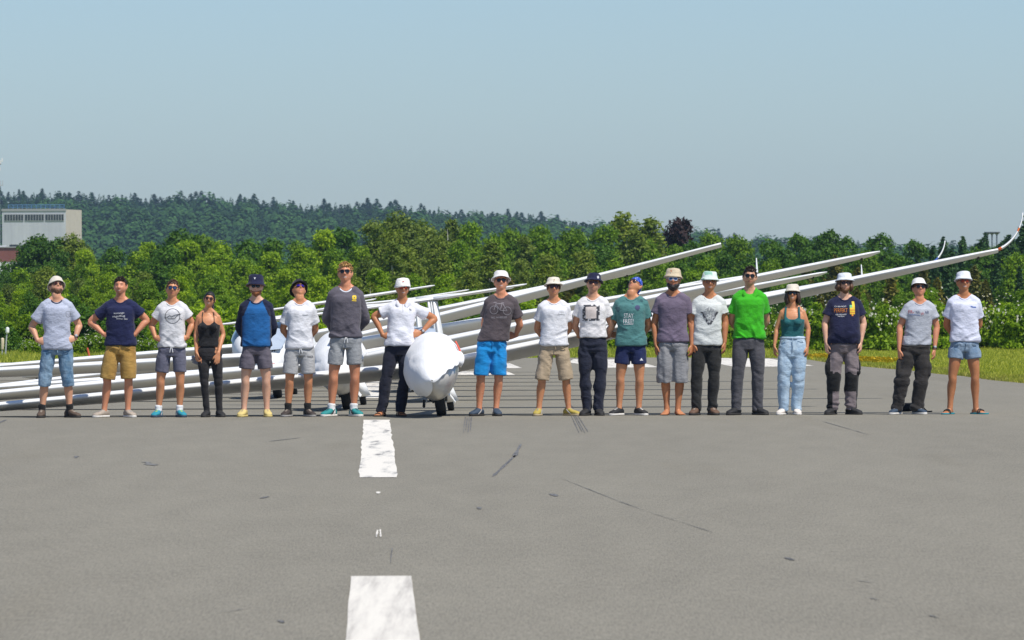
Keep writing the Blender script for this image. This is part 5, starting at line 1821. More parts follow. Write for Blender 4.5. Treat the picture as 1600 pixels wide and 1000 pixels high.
        if bottom.get('belt'):
            w, dp, oy = tor(zw - .02, lo)
            ts = np.linspace(0, 2 * math.pi, 33)
            V_, F_ = limb([(spine_x(zw) + math.cos(t_) * (w + .004), oy * .6 + math.sin(t_) * (dp + .004), zw - .020) for t_ in ts], [(.016, .006)] * 33, 1, 8, ref=(0, 0, 1))
            obj("belt", V_ * k, F_, MATS[bottom['belt']], bo)
    # ---- socks, shoes
    for i in (0, 1):
        if socks:
            zt_ = socks[1]
            V_, F_ = limb([ank[i] - (0, 0, .04), ank[i] + (0, .004, .02), ank[i] + (0, .008, zt_ - .085)], [(.048, .054), (.045, .052), (.050, .056)], 3, 16)
            obj("sock", V_ * k, F_, MATS[socks[0]], root)
        yw = math.radians(footyaw[i])
        if shoes['kind'] == 'shoe': shoe(root, ank[i], yw, shoes, k)
        elif shoes['kind'] == 'sandal': sandal(root, ank[i], yw, shoes['sole'], shoes['strap'], k, [(-.13, -.12, .045), (-.06, -.05, .075), (.03, -.0, .105)])
        elif shoes['kind'] == 'flip': sandal(root, ank[i], yw, shoes['sole'], shoes['strap'], k, [(-.105, -.10, .058), (-.075, -.07, .066)])
    if watch:
        i = watch[0]
        dv = el[i] - wr[i]; dv /= np.linalg.norm(dv)
        c_ = wr[i] + dv * .02
        ref = np.array([0, 1.0, 0]); u_ = ref - dv * (ref @ dv); u_ /= np.linalg.norm(u_); v_ = np.cross(dv, u_)
        V_, F_ = loft([ell(c_ - dv * .012, u_ * .034, v_ * .030, 16), ell(c_ - dv * .008, u_ * .038, v_ * .034, 16), ell(c_ + dv * .008, u_ * .038, v_ * .034, 16), ell(c_ + dv * .012, u_ * .034, v_ * .030, 16)])
        wo = obj("wristwatch", V_ * k, F_, MATS[watch[1]], root)
        fdir = -u_
        V_, F_ = loft([ell(c_ + fdir * .034, dv * .019, v_ * .019, 16), ell(c_ + fdir * .047, dv * .018, v_ * .018, 16)])
        obj("dial", V_ * k, F_, MATS['watch_dial'], wo)
    return root, k, Hd, U

# ---- flat prints on cloth
def lay(bv, x, z, lift=.0035):
    hit = bv.ray_cast(Vector((x, -1.5, z)), Vector((0, 1, 0)))
    return (x, (hit[0].y if hit[0] else -.15) - lift, z)

def p_text(lines, mat):
    """lines: (text, centre px x, centre px y, width px, height px, slant)"""
    def put(so, bv, k, px, fy, s):
        V, F, n0 = [], [], 0
        for (tx, cx, cy, w, h, sl) in lines:
            cu = bpy.data.curves.new("work", 'FONT'); cu.body = tx; cu.resolution_u = 2; cu.offset = .0
            o = bpy.data.objects.new("work", cu); TMP.collection.objects.link(o)
            dg = work_graph()
            me = bpy.data.meshes.new_from_object(o.evaluated_get(dg), depsgraph=dg)
            bpy.data.objects.remove(o)
            bm = bmesh.new(); bm.from_mesh(me); bpy.data.meshes.remove(me)
            bmesh.ops.triangulate(bm, faces=bm.faces[:])
            P = np.array([v.co[:] for v in bm.verts])
            mn, mx = P.min(0), P.max(0)
            X = ((P[:, 0] - mn[0]) / (mx[0] - mn[0]) - .5) * w; Y = ((P[:, 1] - mn[1]) / (mx[1] - mn[1]) - .5) * h
            Y = Y - X * sl
            for x_, y_ in zip(X, Y): V.append(lay(bv, (cx + x_ - px) / s, (fy - cy + y_) / s))
            F += [[v.index + n0 for v in f.verts] for f in bm.faces]
            n0 = len(V); bm.free()
        obj("print", V, F, MATS[mat], so, False)
    return put

def p_grid(x0, y0, x1, y1, nx, ny, mats, fn, skew=0.0):
    """pixel rectangle split into cells; fn(u, v) -> material number or None"""
    def put(so, bv, k, px, fy, s):
        V, F, M_, idx = [], [], [], {}
        def vid(i, j):
            if (i, j) not in idx:
                idx[(i, j)] = len(V)
                X = x0 + (x1 - x0) * i / nx; Y = y0 + (y1 - y0) * j / ny + skew * i / nx
                V.append(lay(bv, (X - px) / s, (fy - Y) / s))
            return idx[(i, j)]
        for j in range(ny):
            for i in range(nx):
                m_ = fn((i + .5) / nx, (j + .5) / ny)
                if m_ is None: continue
                F.append([vid(i, j + 1), vid(i + 1, j + 1), vid(i + 1, j), vid(i, j)]); M_.append(m_)
        obj("print", V, F, [MATS[m_] for m_ in mats], so, False, M_)
    return put

def p_lines(strokes, width, mat):
    """strokes: polylines in pixels"""
    def put(so, bv, k, px, fy, s):
        V, F = [], []
        for st in strokes:
            st = np.array(st, float)
            seg = [st[0]]
            for a, b_ in zip(st[:-1], st[1:]):
                m_ = max(1, int(np.linalg.norm(b_ - a) / 2.0))
                for q in range(1, m_ + 1): seg.append(a + (b_ - a) * q / m_)
            seg = np.array(seg); T = np.gradient(seg, axis=0); T /= np.linalg.norm(T, axis=1)[:, None] + 1e-9
            Nn = np.c_[-T[:, 1], T[:, 0]] * width / 2
            b0 = len(V)
            for p, n_ in zip(seg, Nn):
                for q in (p - n_, p + n_): V.append(lay(bv, (q[0] - px) / s, (fy - q[1]) / s))
            F += [[b0 + 2 * i, b0 + 2 * i + 1, b0 + 2 * i + 3, b0 + 2 * i + 2] for i in range(len(seg) - 1)]
        obj("print", V, F, MATS[mat], so, False)
    return put
def arc(cx, cy, r_, a0=0, a1=360, n=28, ry=None):
    return [(cx + r_ * math.cos(math.radians(a)), cy + (ry or r_) * math.sin(math.radians(a))) for a in np.linspace(a0, a1, n)]

# ---- colours worn
skin("skin_light", (.63, .34, .21)); skin("skin_tan", (.57, .265, .135)); skin("skin_fair", (.69, .41, .285)); skin("skin_brown", (.47, .20, .092)); skin("skin_red", (.62, .275, .155))
fabric("tee_stripe_grey", (.42, .45, .55), 'heather'); fabric("tee_navy", (.012, .016, .060)); fabric("tee_offwhite", (.66, .65, .66)); fabric("top_black", (.014, .014, .016))
fabric("shirt_blue", (.012, .105, .30)); fabric("sleeve_navy", (.010, .014, .040)); fabric("tee_white", (.70, .70, .73)); fabric("sweater_grey", (.105, .095, .115)); fabric("polo_white", (.70, .70, .75))
fabric("tee_charcoal", (.085, .068, .074)); fabric("tee_white_warm", (.70, .68, .68)); fabric("tee_teal", (.075, .200, .195), 'spots', (.045, .115, .125)); fabric("tee_purple", (.120, .095, .135), 'faded')
fabric("tee_palegrey", (.60, .62, .60)); fabric("polo_green", (.042, .39, .012)); fabric("tank_teal", (.018, .115, .125)); fabric("tee_navy_dark", (.012, .014, .045)); fabric("tee_grey", (.40, .42, .47), 'heather'); fabric("tee_lilac", (.62, .64, .76))
fabric("denim_blue", (.075, .155, .25), 'denim', (.34, .46, .56)); fabric("shorts_mustard", (.36, .20, .045), 'faded', (.46, .29, .085)); fabric("shorts_greyblue", (.125, .125, .170)); fabric("leggings_black", (.018, .017, .019), 'faded', (.03, .028, .03))
fabric("shorts_purplegrey", (.118, .105, .130)); fabric("shorts_lightgrey", (.40, .40, .40), 'heather'); fabric("shorts_grey", (.30, .31, .32), 'heather'); fabric("trousers_navy", (.020, .022, .038)); fabric("shorts_bright_blue", (.008, .225, .56), 'faded', (.012, .26, .62))
fabric("shorts_khaki", (.37, .285, .185), 'faded', (.46, .36, .25)); fabric("trousers_ink", (.018, .021, .038)); fabric("shorts_navy", (.012, .020, .075)); fabric("shorts_workgrey", (.20, .20, .21), 'faded', (.31, .31, .32)); fabric("trousers_black", (.018, .018, .018), 'faded', (.034, .034, .033))
fabric("trousers_slate", (.078, .076, .086)); fabric("jeans_pale", (.30, .42, .55), 'denim', (.50, .60, .68)); fabric("work_grey", (.165, .135, .140), 'faded', (.23, .19, .195)); fabric("work_black", (.012, .012, .013)); fabric("cargo_black", (.026, .023, .022), 'faded', (.042, .038, .036)); fabric("denim_shorts", (.13, .20, .29), 'denim', (.33, .41, .50))
fabric("hat_cream", (.66, .60, .50)); fabric("hat_white", (.76, .74, .71)); fabric("hat_navy", (.012, .014, .045)); fabric("hat_black", (.012, .011, .013)); fabric("hat_khaki", (.56, .46, .32)); fabric("hat_paleblue", (.66, .69, .74)); fabric("hat_mint", (.62, .70, .65), 'spots', (.30, .52, .42)); fabric("hat_brown", (.11, .062, .052)); fabric("bandana_blue", (.012, .06, .44), 'dots', (.55, .62, .85))
fabric("sock_black", (.012, .012, .012)); fabric("sock_white", (.72, .72, .72)); fabric("cord_white", (.75, .75, .75)); fabric("collar_white", (.74, .75, .80)); fabric("band_navy", (.02, .03, .07)); fabric("scarf_grey", (.42, .44, .50), 'spots', (.10, .10, .12))
for nm, c_ in (("shoe_brown", (.085, .055, .036)), ("shoe_beige", (.36, .30, .24)), ("shoe_turq", (.012, .23, .31)), ("shoe_black", (.014, .014, .015)), ("shoe_yellow", (.58, .46, .17)), ("shoe_darkbrown", (.038, .028, .024)), ("shoe_teal", (.015, .22, .22)), ("shoe_navy", (.030, .052, .085)),
               ("shoe_olive", (.40, .31, .06)), ("shoe_white", (.66, .60, .54)), ("sole_dark", (.022, .020, .018)), ("sole_white", (.66, .63, .58)), ("sole_grey", (.28, .27, .26)), ("sole_tan", (.42, .33, .20)), ("lace_lime", (.42, .55, .05)), ("lace_orange", (.5, .16, .03)), ("sandal_brown", (.12, .055, .032)), ("flip_turq", (.010, .25, .31)),
               ("shoe_boot", (.12, .066, .040)), ("watch_strap", (.02, .02, .022)), ("watch_dial", (.35, .36, .38)), ("print_white", (.72, .72, .74)), ("print_dim", (.30, .28, .30)), ("print_dark", (.045, .045, .055)), ("print_pink", (.62, .54, .50)), ("print_orange", (.62, .21, .035)), ("print_yellow", (.72, .50, .03)), ("print_green", (.16, .46, .20)),
               ("print_navy", (.05, .06, .14)), ("print_red", (.48, .10, .11)), ("print_grey", (.24, .25, .26)), ("print_lightgrey", (.38, .39, .40)), ("print_brown", (.34, .19, .07)), ("print_blue", (.07, .13, .38)), ("patch_orange", (.55, .12, .02)), ("belt_dark", (.03, .025, .03)), ("cuff_green", (.10, .42, .30))):
    plain(nm, c_, .75, var=.12, scale=30)
def lens(name, col, rough=.06, metal=0.0):
    m, t, b = nodes_of(name)
    b.inputs['Base Color'].default_value = (*col, 1); b.inputs['Roughness'].default_value = rough; b.inputs['Metallic'].default_value = metal
    MATS[name] = m
lens("lens_black", (.008, .008, .010)); lens("lens_red", (.55, .06, .02), .12, .8); lens("lens_purple", (.16, .05, .62), .12, .85); lens("lens_brown", (.06, .015, .010)); lens("lens_blue", (.05, .09, .20), .12, .5)
lens("frame_black", (.010, .010, .011), .3); lens("frame_white", (.70, .72, .78), .35); lens("frame_brown", (.10, .04, .03), .3)
m, t, b = nodes_of("lens_clear"); b.inputs['Transmission Weight'].default_value = 1; b.inputs['Roughness'].default_value = .02; b.inputs['IOR'].default_value = 1.1; b.inputs['Base Color'].default_value = (.95, .95, .95, 1); MATS["lens_clear"] = m

DARK, BROWN, BLACKH, BLOND, LBROWN, RED = (.030, .018, .012), (.085, .042, .024), (.010, .008, .008), (.42, .25, .09), (.14, .075, .04), (.20, .085, .035)
SH = lambda u, so, **kw: dict(kind='shoe', upper=u, sole=so, **kw)
def hatd(kind, mat, **kw): return dict(kind=kind, mat=mat, **kw)

person(1, 89, 652.8, 431.5, (66, 109), "bearded man in grey striped tee, cream hat and rolled-up jeans, looking up", arms=('hips', 'hips'), skin_m='skin_light', head=(24, 10, 6), hatspec=hatd('deep', 'hat_cream', tilt=-10, dz=.004), glasses=('frame_black', 'lens_brown', .85),
       hair=('short', LBROWN, 'hair_lbrown', .010), beard=('full', (.13, .06, .025), 'beard_lbrown'), elbows=((50.5, 510), (124, 508)), hands=((59, 532), (118, 529)), watch=(1, 'watch_strap'), smile=.3,
       shirt=dict(mat='tee_stripe_grey', hem=545.5, band='band_navy', sl=.70, print=[p_lines([[(103.5, 487), (110.5, 487), (110.5, 494), (107, 496), (103.5, 494), (103.5, 487)]], .5, 'print_grey')]), bottom=dict(kind='shorts', mat='denim_blue', hem=603, leg=.082, loose=.016, fly=True, folds=1.5, name='rolled_jeans'), socks=('sock_black', .15), shoes=SH('shoe_brown', 'sole_dark', lace='shoe_beige', high=.012), footyaw=(-10, 34))
person(2, 189, 652, 432, (162, 199.5), "man in navy tee with white print and mustard shorts, hands on hips", arms=('hips', 'hips'), skin_m='skin_red', hair=('short', DARK, 'hair_dark', .014), head=(2, -4, -2), smile=.9, eyes=True, beard=('stubble', (.16, .07, .05)),
       elbows=((141, 502), (229, 500)), hands=((163, 522), (211.5, 523)), wide=1.05,
       shirt=dict(mat='tee_navy', hem=539.5, sl=.60, box=.96, print=[p_text([("leistungs-", 189, 489.2, 17, 3.6, -.06), ("segelflug", 188, 494, 20, 4.2, -.05), ("sommer 2021", 193, 497.8, 17, 2.2, .06)], 'print_white')]),
       bottom=dict(kind='shorts', mat='shorts_mustard', hem=592, leg=.104, fly=True), shoes=SH('shoe_beige', 'sole_white', lace='sole_grey'), footyaw=(-30, 30))
person(3, 269.5, 651.2, 436, (247.5, 280.5), "man in off-white tee with bird-in-circle print and grey-blue shorts", arms=('hips', 'hips'), skin_m='skin_tan', hair=('short', BROWN, 'hair_brown', .013), head=(4, 4, 3), glasses=('frame_black', 'lens_blue', 1.0), smile=.3,
       elbows=((237, 507), (300.5, 505)), hands=((243.5, 527), (293, 527)), wide=.96,
       shirt=dict(mat='tee_offwhite', hem=542, sl=.58, print=[p_lines([arc(271.5, 493, 11.4), [(258.5, 495), (262, 496), (267, 492), (270, 494.5), (275, 491.5), (285.5, 489.5), (279, 492), (275, 497), (264, 497)]], .8, 'print_dark'), p_lines([[(283, 497), (286, 499)], [(281, 499), (284, 496.5)]], .6, 'print_dark')]),
       bottom=dict(kind='shorts', mat='shorts_greyblue', hem=581, leg=.090, cord=True), socks=('sock_white', .135), shoes=SH('shoe_turq', 'shoe_navy', lace='lace_lime', accent='shoe_navy'), footyaw=(-14, 22))
person(4, 326, 651, 453, (323.5, 342.5), "dark-haired woman in black camisole and black leggings, leaning in", build='f', arms=('down', 'front'), skin_m='skin_tan', hair=('back', BLACKH, 'hair_black'), head=(0, -6, 8), glasses=('frame_black', 'lens_brown', .9), smile=1.0, hip_dx=2.0,
       elbows=((307, 520), (349, 521)), hands=((306.5, 549), (341, 552)),
       shirt=dict(mat='top_black', hem=541, sleeve='camisole', loose=.008, folds=.6, name='camisole'), bottom=dict(kind='trousers', mat='leggings_black', loose=.004, cuff=.045, kneew=.055, folds=.6, name='leggings', hemz=.05), shoes=SH('shoe_black', 'sole_dark'), footyaw=(-16, 14))
person(5, 401, 650.7, 427.5, (381, 417), "man in blue shirt with navy sleeves and tall navy bucket hat", skin_m='skin_fair', hatspec=hatd('bucket_tall', 'hat_navy', under='hat_brown', decals=[(-.012, .105, .028, .030, 'vee', 'print_white')]), glasses=('frame_black', 'lens_black'), beard=('full', (.30, .10, .03), 'beard_red'), head=(0, -3, 0), smile=.1, hat_extra=.045,
       hair=('short', RED, 'hair_red', .008), shirt=dict(mat='shirt_blue', raglan='sleeve_navy', sleeve='long', hem=540, band='sleeve_navy', box=.99), bottom=dict(kind='shorts', mat='shorts_purplegrey', hem=575.5, leg=.102), shoes=SH('shoe_yellow', 'shoe_yellow', lace='sole_tan'), footyaw=(-14, 8), wide=1.04)
person(6, 469, 650.3, 434.5, (450.5, 481), "slim man in white tee and light grey shorts, head thrown back under black hat", skin_m='skin_tan', head=(30, 8, 4), hatspec=hatd('bucket', 'hat_black', tilt=-14), glasses=('frame_black', 'lens_purple', 1.0), smile=.6, wide=.93,
       shirt=dict(mat='tee_white', hem=543.5, sl=.72, folds=1.3, print=[p_lines([[(472, 491), (477, 491.5), (481, 491)]], .8, 'print_grey')]), bottom=dict(kind='shorts', mat='shorts_lightgrey', hem=583, leg=.098, cord=True, print=[p_text([("NASA", 484.5, 556.5, 9, 3.6, 0)], 'print_dark')]),
       socks=('sock_black', .16), shoes=SH('shoe_darkbrown', 'sole_grey', lace='shoe_beige'), footyaw=(-22, 18))
person(7, 541, 650, 409, (518, 553), "tallest man in dark grey sweater with yellow emblem and grey shorts", skin_m='skin_red', hair=('short', BLOND, 'hair_blond', .018), head=(6, -3, -3), glasses=('frame_black', 'lens_black'), smile=1.0, wide=.98,
       shirt=dict(mat='sweater_grey', hem=526, sleeve='long', band='collar_white', box=.97, name='sweater', print=[p_grid(551, 460.5, 557.5, 467.5, 8, 8, ['print_yellow', 'print_navy'], lambda u, v: None if (u - .5) ** 4 + (v - .5) ** 4 > .058 else (1 if (u - .5) ** 2 + (v - .5) ** 2 < .035 else 0)), p_grid(550.5, 468, 557.5, 469.4, 6, 1, ['print_yellow'], lambda u, v: 0, .6)]),
       bottom=dict(kind='shorts', mat='shorts_grey', hem=569, leg=.092, cord=True, folds=1.2), socks=('sock_white', .13), shoes=SH('shoe_teal', 'sole_white', lace='shoe_navy', accent='shoe_black'), footyaw=(-30, 22))
person(8, 629.5, 649.7, 432, (596.5, 625.5), "older man in white polo shirt, white cap hat and red glasses, navy trousers", arms=('hips', 'hips'), skin_m='skin_brown', head=(0, 6, 2), hatspec=hatd('deep', 'hat_white', decals=[(-.01, .085, .03, .014, 'disc', 'print_red')]), glasses=('frame_black', 'lens_red', 1.05), smile=.95, hip_dx=-5,
       elbows=((585.5, 493), (680, 497)), hands=((598.5, 523), (658.5, 519)), fat=.025, watch=(1, 'watch_strap'),
       shirt=dict(mat='polo_white', hem=538.5, collar=True, sl=.62, vneck=.03, name='polo_shirt', print=[p_lines([[(629.5, 470), (629.3, 487)]], .5, 'print_grey'), p_grid(639, 481, 643, 484.5, 3, 3, ['print_grey'], lambda u, v: 0 if abs(u - v) < .4 else None)]),
       bottom=dict(kind='trousers', mat='trousers_navy', cuff=.072, kneew=.076, loose=.016), shoes=dict(kind='sandal', sole='sole_dark', strap='sandal_brown'), footyaw=(-26, 12))
person(9, 783.5, 648.7, 421, (748.5, 775), "man in charcoal tee with bicycle drawing, white hat and bright blue shorts", skin_m='skin_red', head=(8, 2, 1), hatspec=hatd('bucket_wide', 'hat_white', tilt=-4), glasses=('frame_black', 'lens_black'), smile=.7, hip_dx=-14, arms=('behind', 'behind_wide'),
       shirt=dict(mat='tee_charcoal', hem=531, sl=.66, print=[p_lines([arc(772.3, 483, 6.2), arc(793, 484.5, 6.2), [(772.3, 483), (775.5, 473.5), (785, 473), (782, 483.5), (776, 475)], [(782, 483.5), (793, 484.5), (786, 473)], [(772, 471), (776.5, 471)], [(784, 472), (788, 472)]], .65, 'print_dim'), p_text([("NO WHEELIES", 780.5, 494.7, 24, 2.8, -.02)], 'print_dim')]),
       bottom=dict(kind='shorts', mat='shorts_bright_blue', hem=585, leg=.100, folds=1.6, fly=True), shoes=SH('shoe_navy', 'sole_dark', lace='shoe_navy', accent='sole_grey'), footyaw=(-30, 10))
person(10, 866, 648.2, 430.5, (842, 889), "man in white tee, cream hat and khaki shorts standing feet apart", skin_m='skin_tan', head=(2, 0, 0), hatspec=hatd('bucket_wide', 'hat_cream', decals=[(0, .095, .018, .014, 'disc', 'print_brown')]), glasses=('frame_black', 'lens_brown'), hair=('fringe', BROWN, 'hair_brown'), smile=.5,
       shirt=dict(mat='tee_white', hem=538, sl=.62, print=[p_text([("segeln", 876.5, 486, 8, 2.4, .1), ("Aachen", 876.5, 489.5, 11, 2.6, .12)], 'print_grey')]), bottom=dict(kind='shorts', mat='shorts_khaki', hem=592, leg=.098, fly=True, folds=1.2), shoes=SH('shoe_olive', 'sole_tan', lace='sole_grey', accent='sole_grey'), footyaw=(-16, 34))
person(11, 927, 648, 424, (917, 934.5), "man in white tee with dark square frame print, navy bucket hat and ink trousers", skin_m='skin_light', head=(4, 2, 4), hatspec=hatd('bucket_wide', 'hat_navy', dz=-.004, decals=[(.055, .085, .03, .035, 'disc', 'print_white')]), glasses=('frame_brown', 'lens_brown', 1.05), beard=('stubble', (.2, .1, .07)), smile=.2, wide=.96, arms=('behind_wide', 'behind_wide'),
       shirt=dict(mat='tee_white_warm', hem=525.5, sl=.56, folds=1.2, print=[p_grid(911.5, 475, 938.5, 500, 16, 15, ['print_dark', 'print_pink'], lambda u, v: 1 if (.16 < u < .80 and .15 < v < .85) else (None if (vnoise(np.array([[u * 9, v * 9, 0]]), 4)[0] > .35) else 0), -1)]),
       bottom=dict(kind='trousers', mat='trousers_ink', cuff=.062, kneew=.074, loose=.016, folds=1.3, high=False), shoes=SH('shoe_black', 'sole_dark'), footyaw=(-14, 16))
r12 = person(12, 987, 648, 429, (967, 998), "man in teal STAY FREE tee and blue bandana tipping his face to the sky", skin_m='skin_tan', head=(34, -30, 6), glasses=('frame_black', 'lens_brown', .95), smile=.4, wide=1.04, arms=('behind_wide', 'behind'), elbows=((955, 510), None), hands=((946, 519), None),
       hair=None, hat_extra=0, shirt=dict(mat='tee_teal', hem=538.8, sl=.64, flare=.012, print=[p_text([("STAY", 984, 492, 15, 7, 0), ("FREE!", 983.5, 500.5, 16, 7, 0)], 'print_white'), p_lines([[(976, 505.6), (991, 505.2)]], .8, 'print_white'), p_grid(994, 475.5, 1001.5, 483, 8, 8, ['print_teal_dark'] if False else ['print_navy'], lambda u, v: 0 if (u - .5) ** 2 + (v - .5) ** 2 < .23 else None)]),
       bottom=dict(kind='shorts', mat='shorts_navy', hem=567.5, leg=.100, print=[p_grid(1001, 557.5, 1006, 562, 6, 5, ['print_white'], lambda u, v: 0 if abs(u - .5) < v * .5 else None)]), shoes=SH('shoe_black', 'sole_white'), footyaw=(-26, 30))
person(13, 1052, 647.8, 417.5, (1042, 1059), "barefoot bearded man in purple-grey tee, khaki hat and white sunglasses", skin_m='skin_brown', arms=('down', 'down'), head=(0, 2, 3), hatspec=hatd('bucket', 'hat_khaki', decals=[(-.03, .10, .022, .03, 'vee', 'patch_orange')]), glasses=('frame_white', 'lens_blue', 1.0), beard=('long', (.018, .011, .008), 'beard_black'), hair=('short', DARK, 'hair_dark', .009), smile=.2, wide=1.05,
       hands=((1025.5, 538), (1081.5, 538)), elbows=((1023, 503), (1082, 503)),
       shirt=dict(mat='tee_purple', hem=533, sl=.60, folds=.9), bottom=dict(kind='shorts', mat='shorts_workgrey', hem=595, leg=.106, fly=True, folds=1.5, pockets=.60, baggy=True), shoes=dict(kind='bare'), footyaw=(-10, 22))
def mountain(u, v):
    w_ = v / .3 * .5 if v < .3 else .5 - .42 * (v - .3) / .7
    if abs(u - .5) > w_: return None
    if abs(u - .5) > w_ - .12 and v > .3 and vnoise(np.array([[u * 12, v * 12, 1]]), 3)[0] > -.2: return 1
    q = vnoise(np.array([[u * 14, v * 14, 3]]), 8)[0]
    return 2 if q > .15 else 0 if q > -.15 else None
person(14, 1109, 647.6, 422, (1088, 1112.5), "smiling man in pale tee with mountain print, mint hat, clear spectacles, black trousers", skin_m='skin_brown', arms=('down', 'down'), head=(-2, 2, 3), hatspec=hatd('bucket', 'hat_mint'), glasses=('frame_brown', 'lens_clear', .95), smile=1.0, eyes=True, hip_dx=-4, hands=((1083, 536), (1132.5, 534)), elbows=((1080, 500), (1134, 500)),
       shirt=dict(mat='tee_palegrey', hem=537.5, sl=.62, vneck=.02, folds=1.1, print=[p_grid(1094, 478, 1122, 506, 24, 24, ['print_grey', 'print_dark', 'print_lightgrey'], mountain)]),
       bottom=dict(kind='trousers', mat='trousers_black', cuff=.062, kneew=.074, loose=.014), shoes=SH('shoe_boot', 'sole_dark', lace='shoe_beige', high=.018), footyaw=(-20, 14))
person(15, 1172, 647.4, 415.5, (1150.5, 1184), "tall dark-haired man in bright green polo shirt and slate trousers", skin_m='skin_light', head=(0, -3, 2), hair=('short', DARK, 'hair_dark', .018), glasses=('frame_black', 'lens_black'), smile=.2, arms=('behind', 'behind'), beard=('stubble', (.14, .07, .05)), hip_dx=-2,
       shirt=dict(mat='polo_green', hem=527, collar=True, sl=.64, vneck=.055, folds=1.5, flare=.01, name='polo_shirt'), bottom=dict(kind='trousers', mat='trousers_slate', cuff=.064, kneew=.078, loose=.016, folds=.9), shoes=SH('shoe_black', 'sole_dark'), footyaw=(-32, 28))
person(16, 1239, 647.2, 441.5, (1224, 1244), "woman in teal tank top, cream hat and high-waisted pale jeans", build='f', skin_m='skin_tan', arms=('down', 'down'), head=(2, 0, 0), hatspec=hatd('bucket', 'hat_cream'), glasses=('frame_black', 'lens_black', 1.05), hair=('bob', (.045, .024, .016), 'hair_darkbrown'), smile=.9,
       elbows=((1214.5, 512), (1263, 512)), hands=((1210.5, 540), (1262, 541)), wide=1.06,
       shirt=dict(mat='tank_teal', hem=526, sleeve='tank', loose=.008, folds=.5, name='tank_top'), bottom=dict(kind='trousers', mat='jeans_pale', loose=.026, cuff=.066, kneew=.092, high=True, baggy=True, fly=True, folds=.75, name='jeans', belt='jeans_pale'), shoes=SH('shoe_white', 'sole_white'), footyaw=(-18, 12))
person(17, 1320.5, 647.1, 424.5, (1301, 1330), "stout man in dark tee with orange PERFEKT print, pale hat and two-tone work trousers", skin_m='skin_fair', arms=('down', 'down'), head=(0, 3, 1), hatspec=hatd('bucket_wide', 'hat_paleblue'), glasses=('frame_black', 'lens_brown', .95), hair=('long', (.12, .055, .025), 'hair_auburn'), beard=('full', (.17, .075, .03), 'beard_auburn'), smile=.3, fat=.05, wide=1.06, hip_dx=-2,
       elbows=((1290, 503), (1350, 503)), hands=((1290.5, 535), (1345, 534)),
       shirt=dict(mat='tee_navy_dark', hem=536, sl=.64, folds=.8, print=[p_text([("ICH BIN NICHT", 1312, 478, 18, 2.2, 0), ("ABER VERDAMMT", 1312.5, 490.6, 17, 2.2, 0), ("NAH DRAN", 1312.5, 493.4, 10, 1.9, 0)], 'print_white'), p_text([("PERFEKT", 1312.5, 484, 20.5, 6.2, 0)], 'print_orange'),
              p_grid(1325, 470, 1336, 493, 8, 16, ['print_yellow', 'print_green', 'print_orange'], lambda u, v: (0 if (.55 < u < .92 and v < .42) else 1 if (.08 < u < .6 and .26 < v < .44) else (0 if int(v * 16) % 3 else 2) if (.16 < u < .86 and .42 <= v < .86) else 2 if (.4 < u < .62 and v < .98 and v >= .86) else None))]),
       bottom=dict(kind='trousers', mat='work_grey', panels='work_black', cuff=.078, kneew=.088, loose=.018, folds=1.4, pockets=.62), shoes=SH('shoe_black', 'sole_dark', high=.01), footyaw=(-28, 30))
person(18, 1437.5, 647.1, 433, (1402.5, 1433), "man in grey tee and baggy black cargo trousers, head tilted, arms hanging", skin_m='skin_red', arms=('down', 'down'), head=(12, 4, 2), hatspec=hatd('bucket', 'hat_white', under='hat_black', tilt=-6), glasses=('frame_black', 'lens_black'), smile=.3, hip_dx=-5.5, elbows=((1407, 509), (1464.5, 509)), hands=((1404, 546), (1460, 545)), watch=(1, 'watch_strap'), wide=1.02,
       shirt=dict(mat='tee_grey', hem=539, sl=.58, print=[p_text([("FR-", 1422.5, 486.8, 8, 5, 0), ("W", 1439.5, 490, 5, 4.5, 0)], 'print_red'), p_text([("NA", 1432.5, 487.2, 6, 5, 0), ("AR", 1447, 487.5, 7, 4.6, 0)], 'print_navy'), p_lines([[(1419, 491.5), (1428, 491.2), (1436, 492.5)]], .7, 'print_blue')]),
       bottom=dict(kind='trousers', mat='cargo_black', cuff=.088, kneew=.098, loose=.026, folds=1.5, pockets=.63, baggy=True), shoes=SH('shoe_navy', 'sole_white', lace='sole_grey'), footyaw=(-34, 24))
person(19, 1507, 647.1, 423, (1484.5, 1525.5), "man in pale lilac tee, short denim shorts and turquoise flip-flops", skin_m='skin_brown', head=(4, 2, 0), hatspec=hatd('bucket', 'hat_paleblue'), glasses=('frame_brown', 'lens_red', 1.0), smile=.8, arms=('behind', 'behind'), wide=1.02,
       shirt=dict(mat='tee_lilac', hem=533.5, sl=.68, folds=1.2, print=[p_lines([[(1515, 478.5), (1519, 479.8), (1524, 480)]], 1.8, 'print_blue')]), bottom=dict(kind='shorts', mat='denim_shorts', hem=560.5, leg=.104, loose=.014, fly=True, folds=1.2, name='denim_shorts'), shoes=dict(kind='flip', sole='flip_turq', strap='sole_dark'), footyaw=(-34, 36))

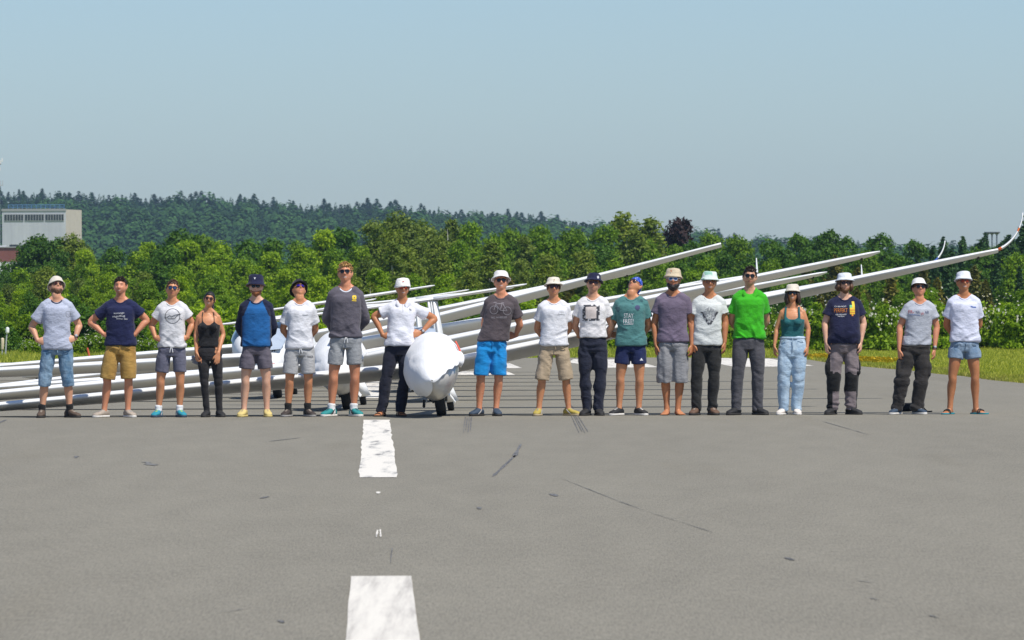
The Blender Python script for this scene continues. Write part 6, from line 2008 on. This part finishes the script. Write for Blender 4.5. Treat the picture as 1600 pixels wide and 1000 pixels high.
# blue bandana of the man looking at the sky
rt, k12, Hd12, U12 = r12
D, F = ball(40, 28)
P = head_shape(D)
m_ = smooth01(P[:, 2] - (.034 - .100 * smooth01(P[:, 1], -.05, .07)), -.004, .004)
nz = vnoise(P * 45, 3)
V = P * (1 + (.008 + .003 * nz) / .09 * m_ - (1 - m_) * .1)[:, None]
bn = obj("bandana", Hd12(V) * k12, F, MATS["bandana_blue"], rt)
a = Acc().add(*limb([(.0, .105, -.02), (.01, .13, -.05), (.02, .125, -.11), (.015, .12, -.15)], [.014, .022, .02, .006], 3, 10)).add(*limb([(.0, .105, -.02), (-.03, .125, -.06), (-.035, .12, -.11)], [.012, .018, .006], 3, 8))
obj("knot", Hd12(a.verts()) * k12, a.F, MATS["bandana_blue"], bn)

# scarf wound round the woman's wrist, bag behind the legs
sc_p = gp(326, 651)
e = empty("wrist_scarf", sc_p, "grey patterned scarf hanging at the wrist of the woman in black", "scarf")
u_ = FPX / sc_p.y
a = Acc()
for (x_, z_, r_) in ((-20, 88, .05), (-18.5, 84, .055), (-19.5, 92, .042)):
    a.add(*limb([(x_ / u_ - .04, -.05, z_ / u_ + .01), (x_ / u_, -.095, z_ / u_), (x_ / u_ + .045, -.05, z_ / u_ - .01), (x_ / u_, .0, z_ / u_), (x_ / u_ - .04, -.05, z_ / u_ + .01)], [.018, .02, .018, .018, .018], 3, 8))
V = a.verts(); V = V + (vnoise(V * 30, 2) * .008)[:, None]
obj("cloth", V, a.F, MATS["scarf_grey"], e)
bg_p = gp(1420, 644)
e = empty("bag", bg_p, "small black bag lying on the asphalt behind the cargo trousers", "bag")
rings = [ell((0, 0, .012), (.17, 0, 0), (0, .10, 0), 20, 3), ell((0, 0, .06), (.18, 0, 0), (0, .11, 0), 20, 3), ell((.01, 0, .10), (.13, 0, 0), (0, .09, 0), 20, 2.6), ell((-.02, 0, .125), (.08, 0, 0), (0, .05, 0), 20)]
V, F = loft(rings); V = V + (vnoise(V * 14, 5) * .012)[:, None]
V[:, 2] = np.maximum(V[:, 2], .0)
obj("pouch", V, F, MATS["work_black"], e)
Acc().add(*limb([(.08, -.02, .10), (.16, -.06, .12), (.19, -.09, .06), (.24, -.10, .012), (.30, -.06, .012)], [.010] * 5, 3, 6)).obj("strap", MATS["work_black"], e)

bpy.data.scenes.remove(TMP)
for me in list(bpy.data.meshes):
    if me.users == 0: bpy.data.meshes.remove(me)
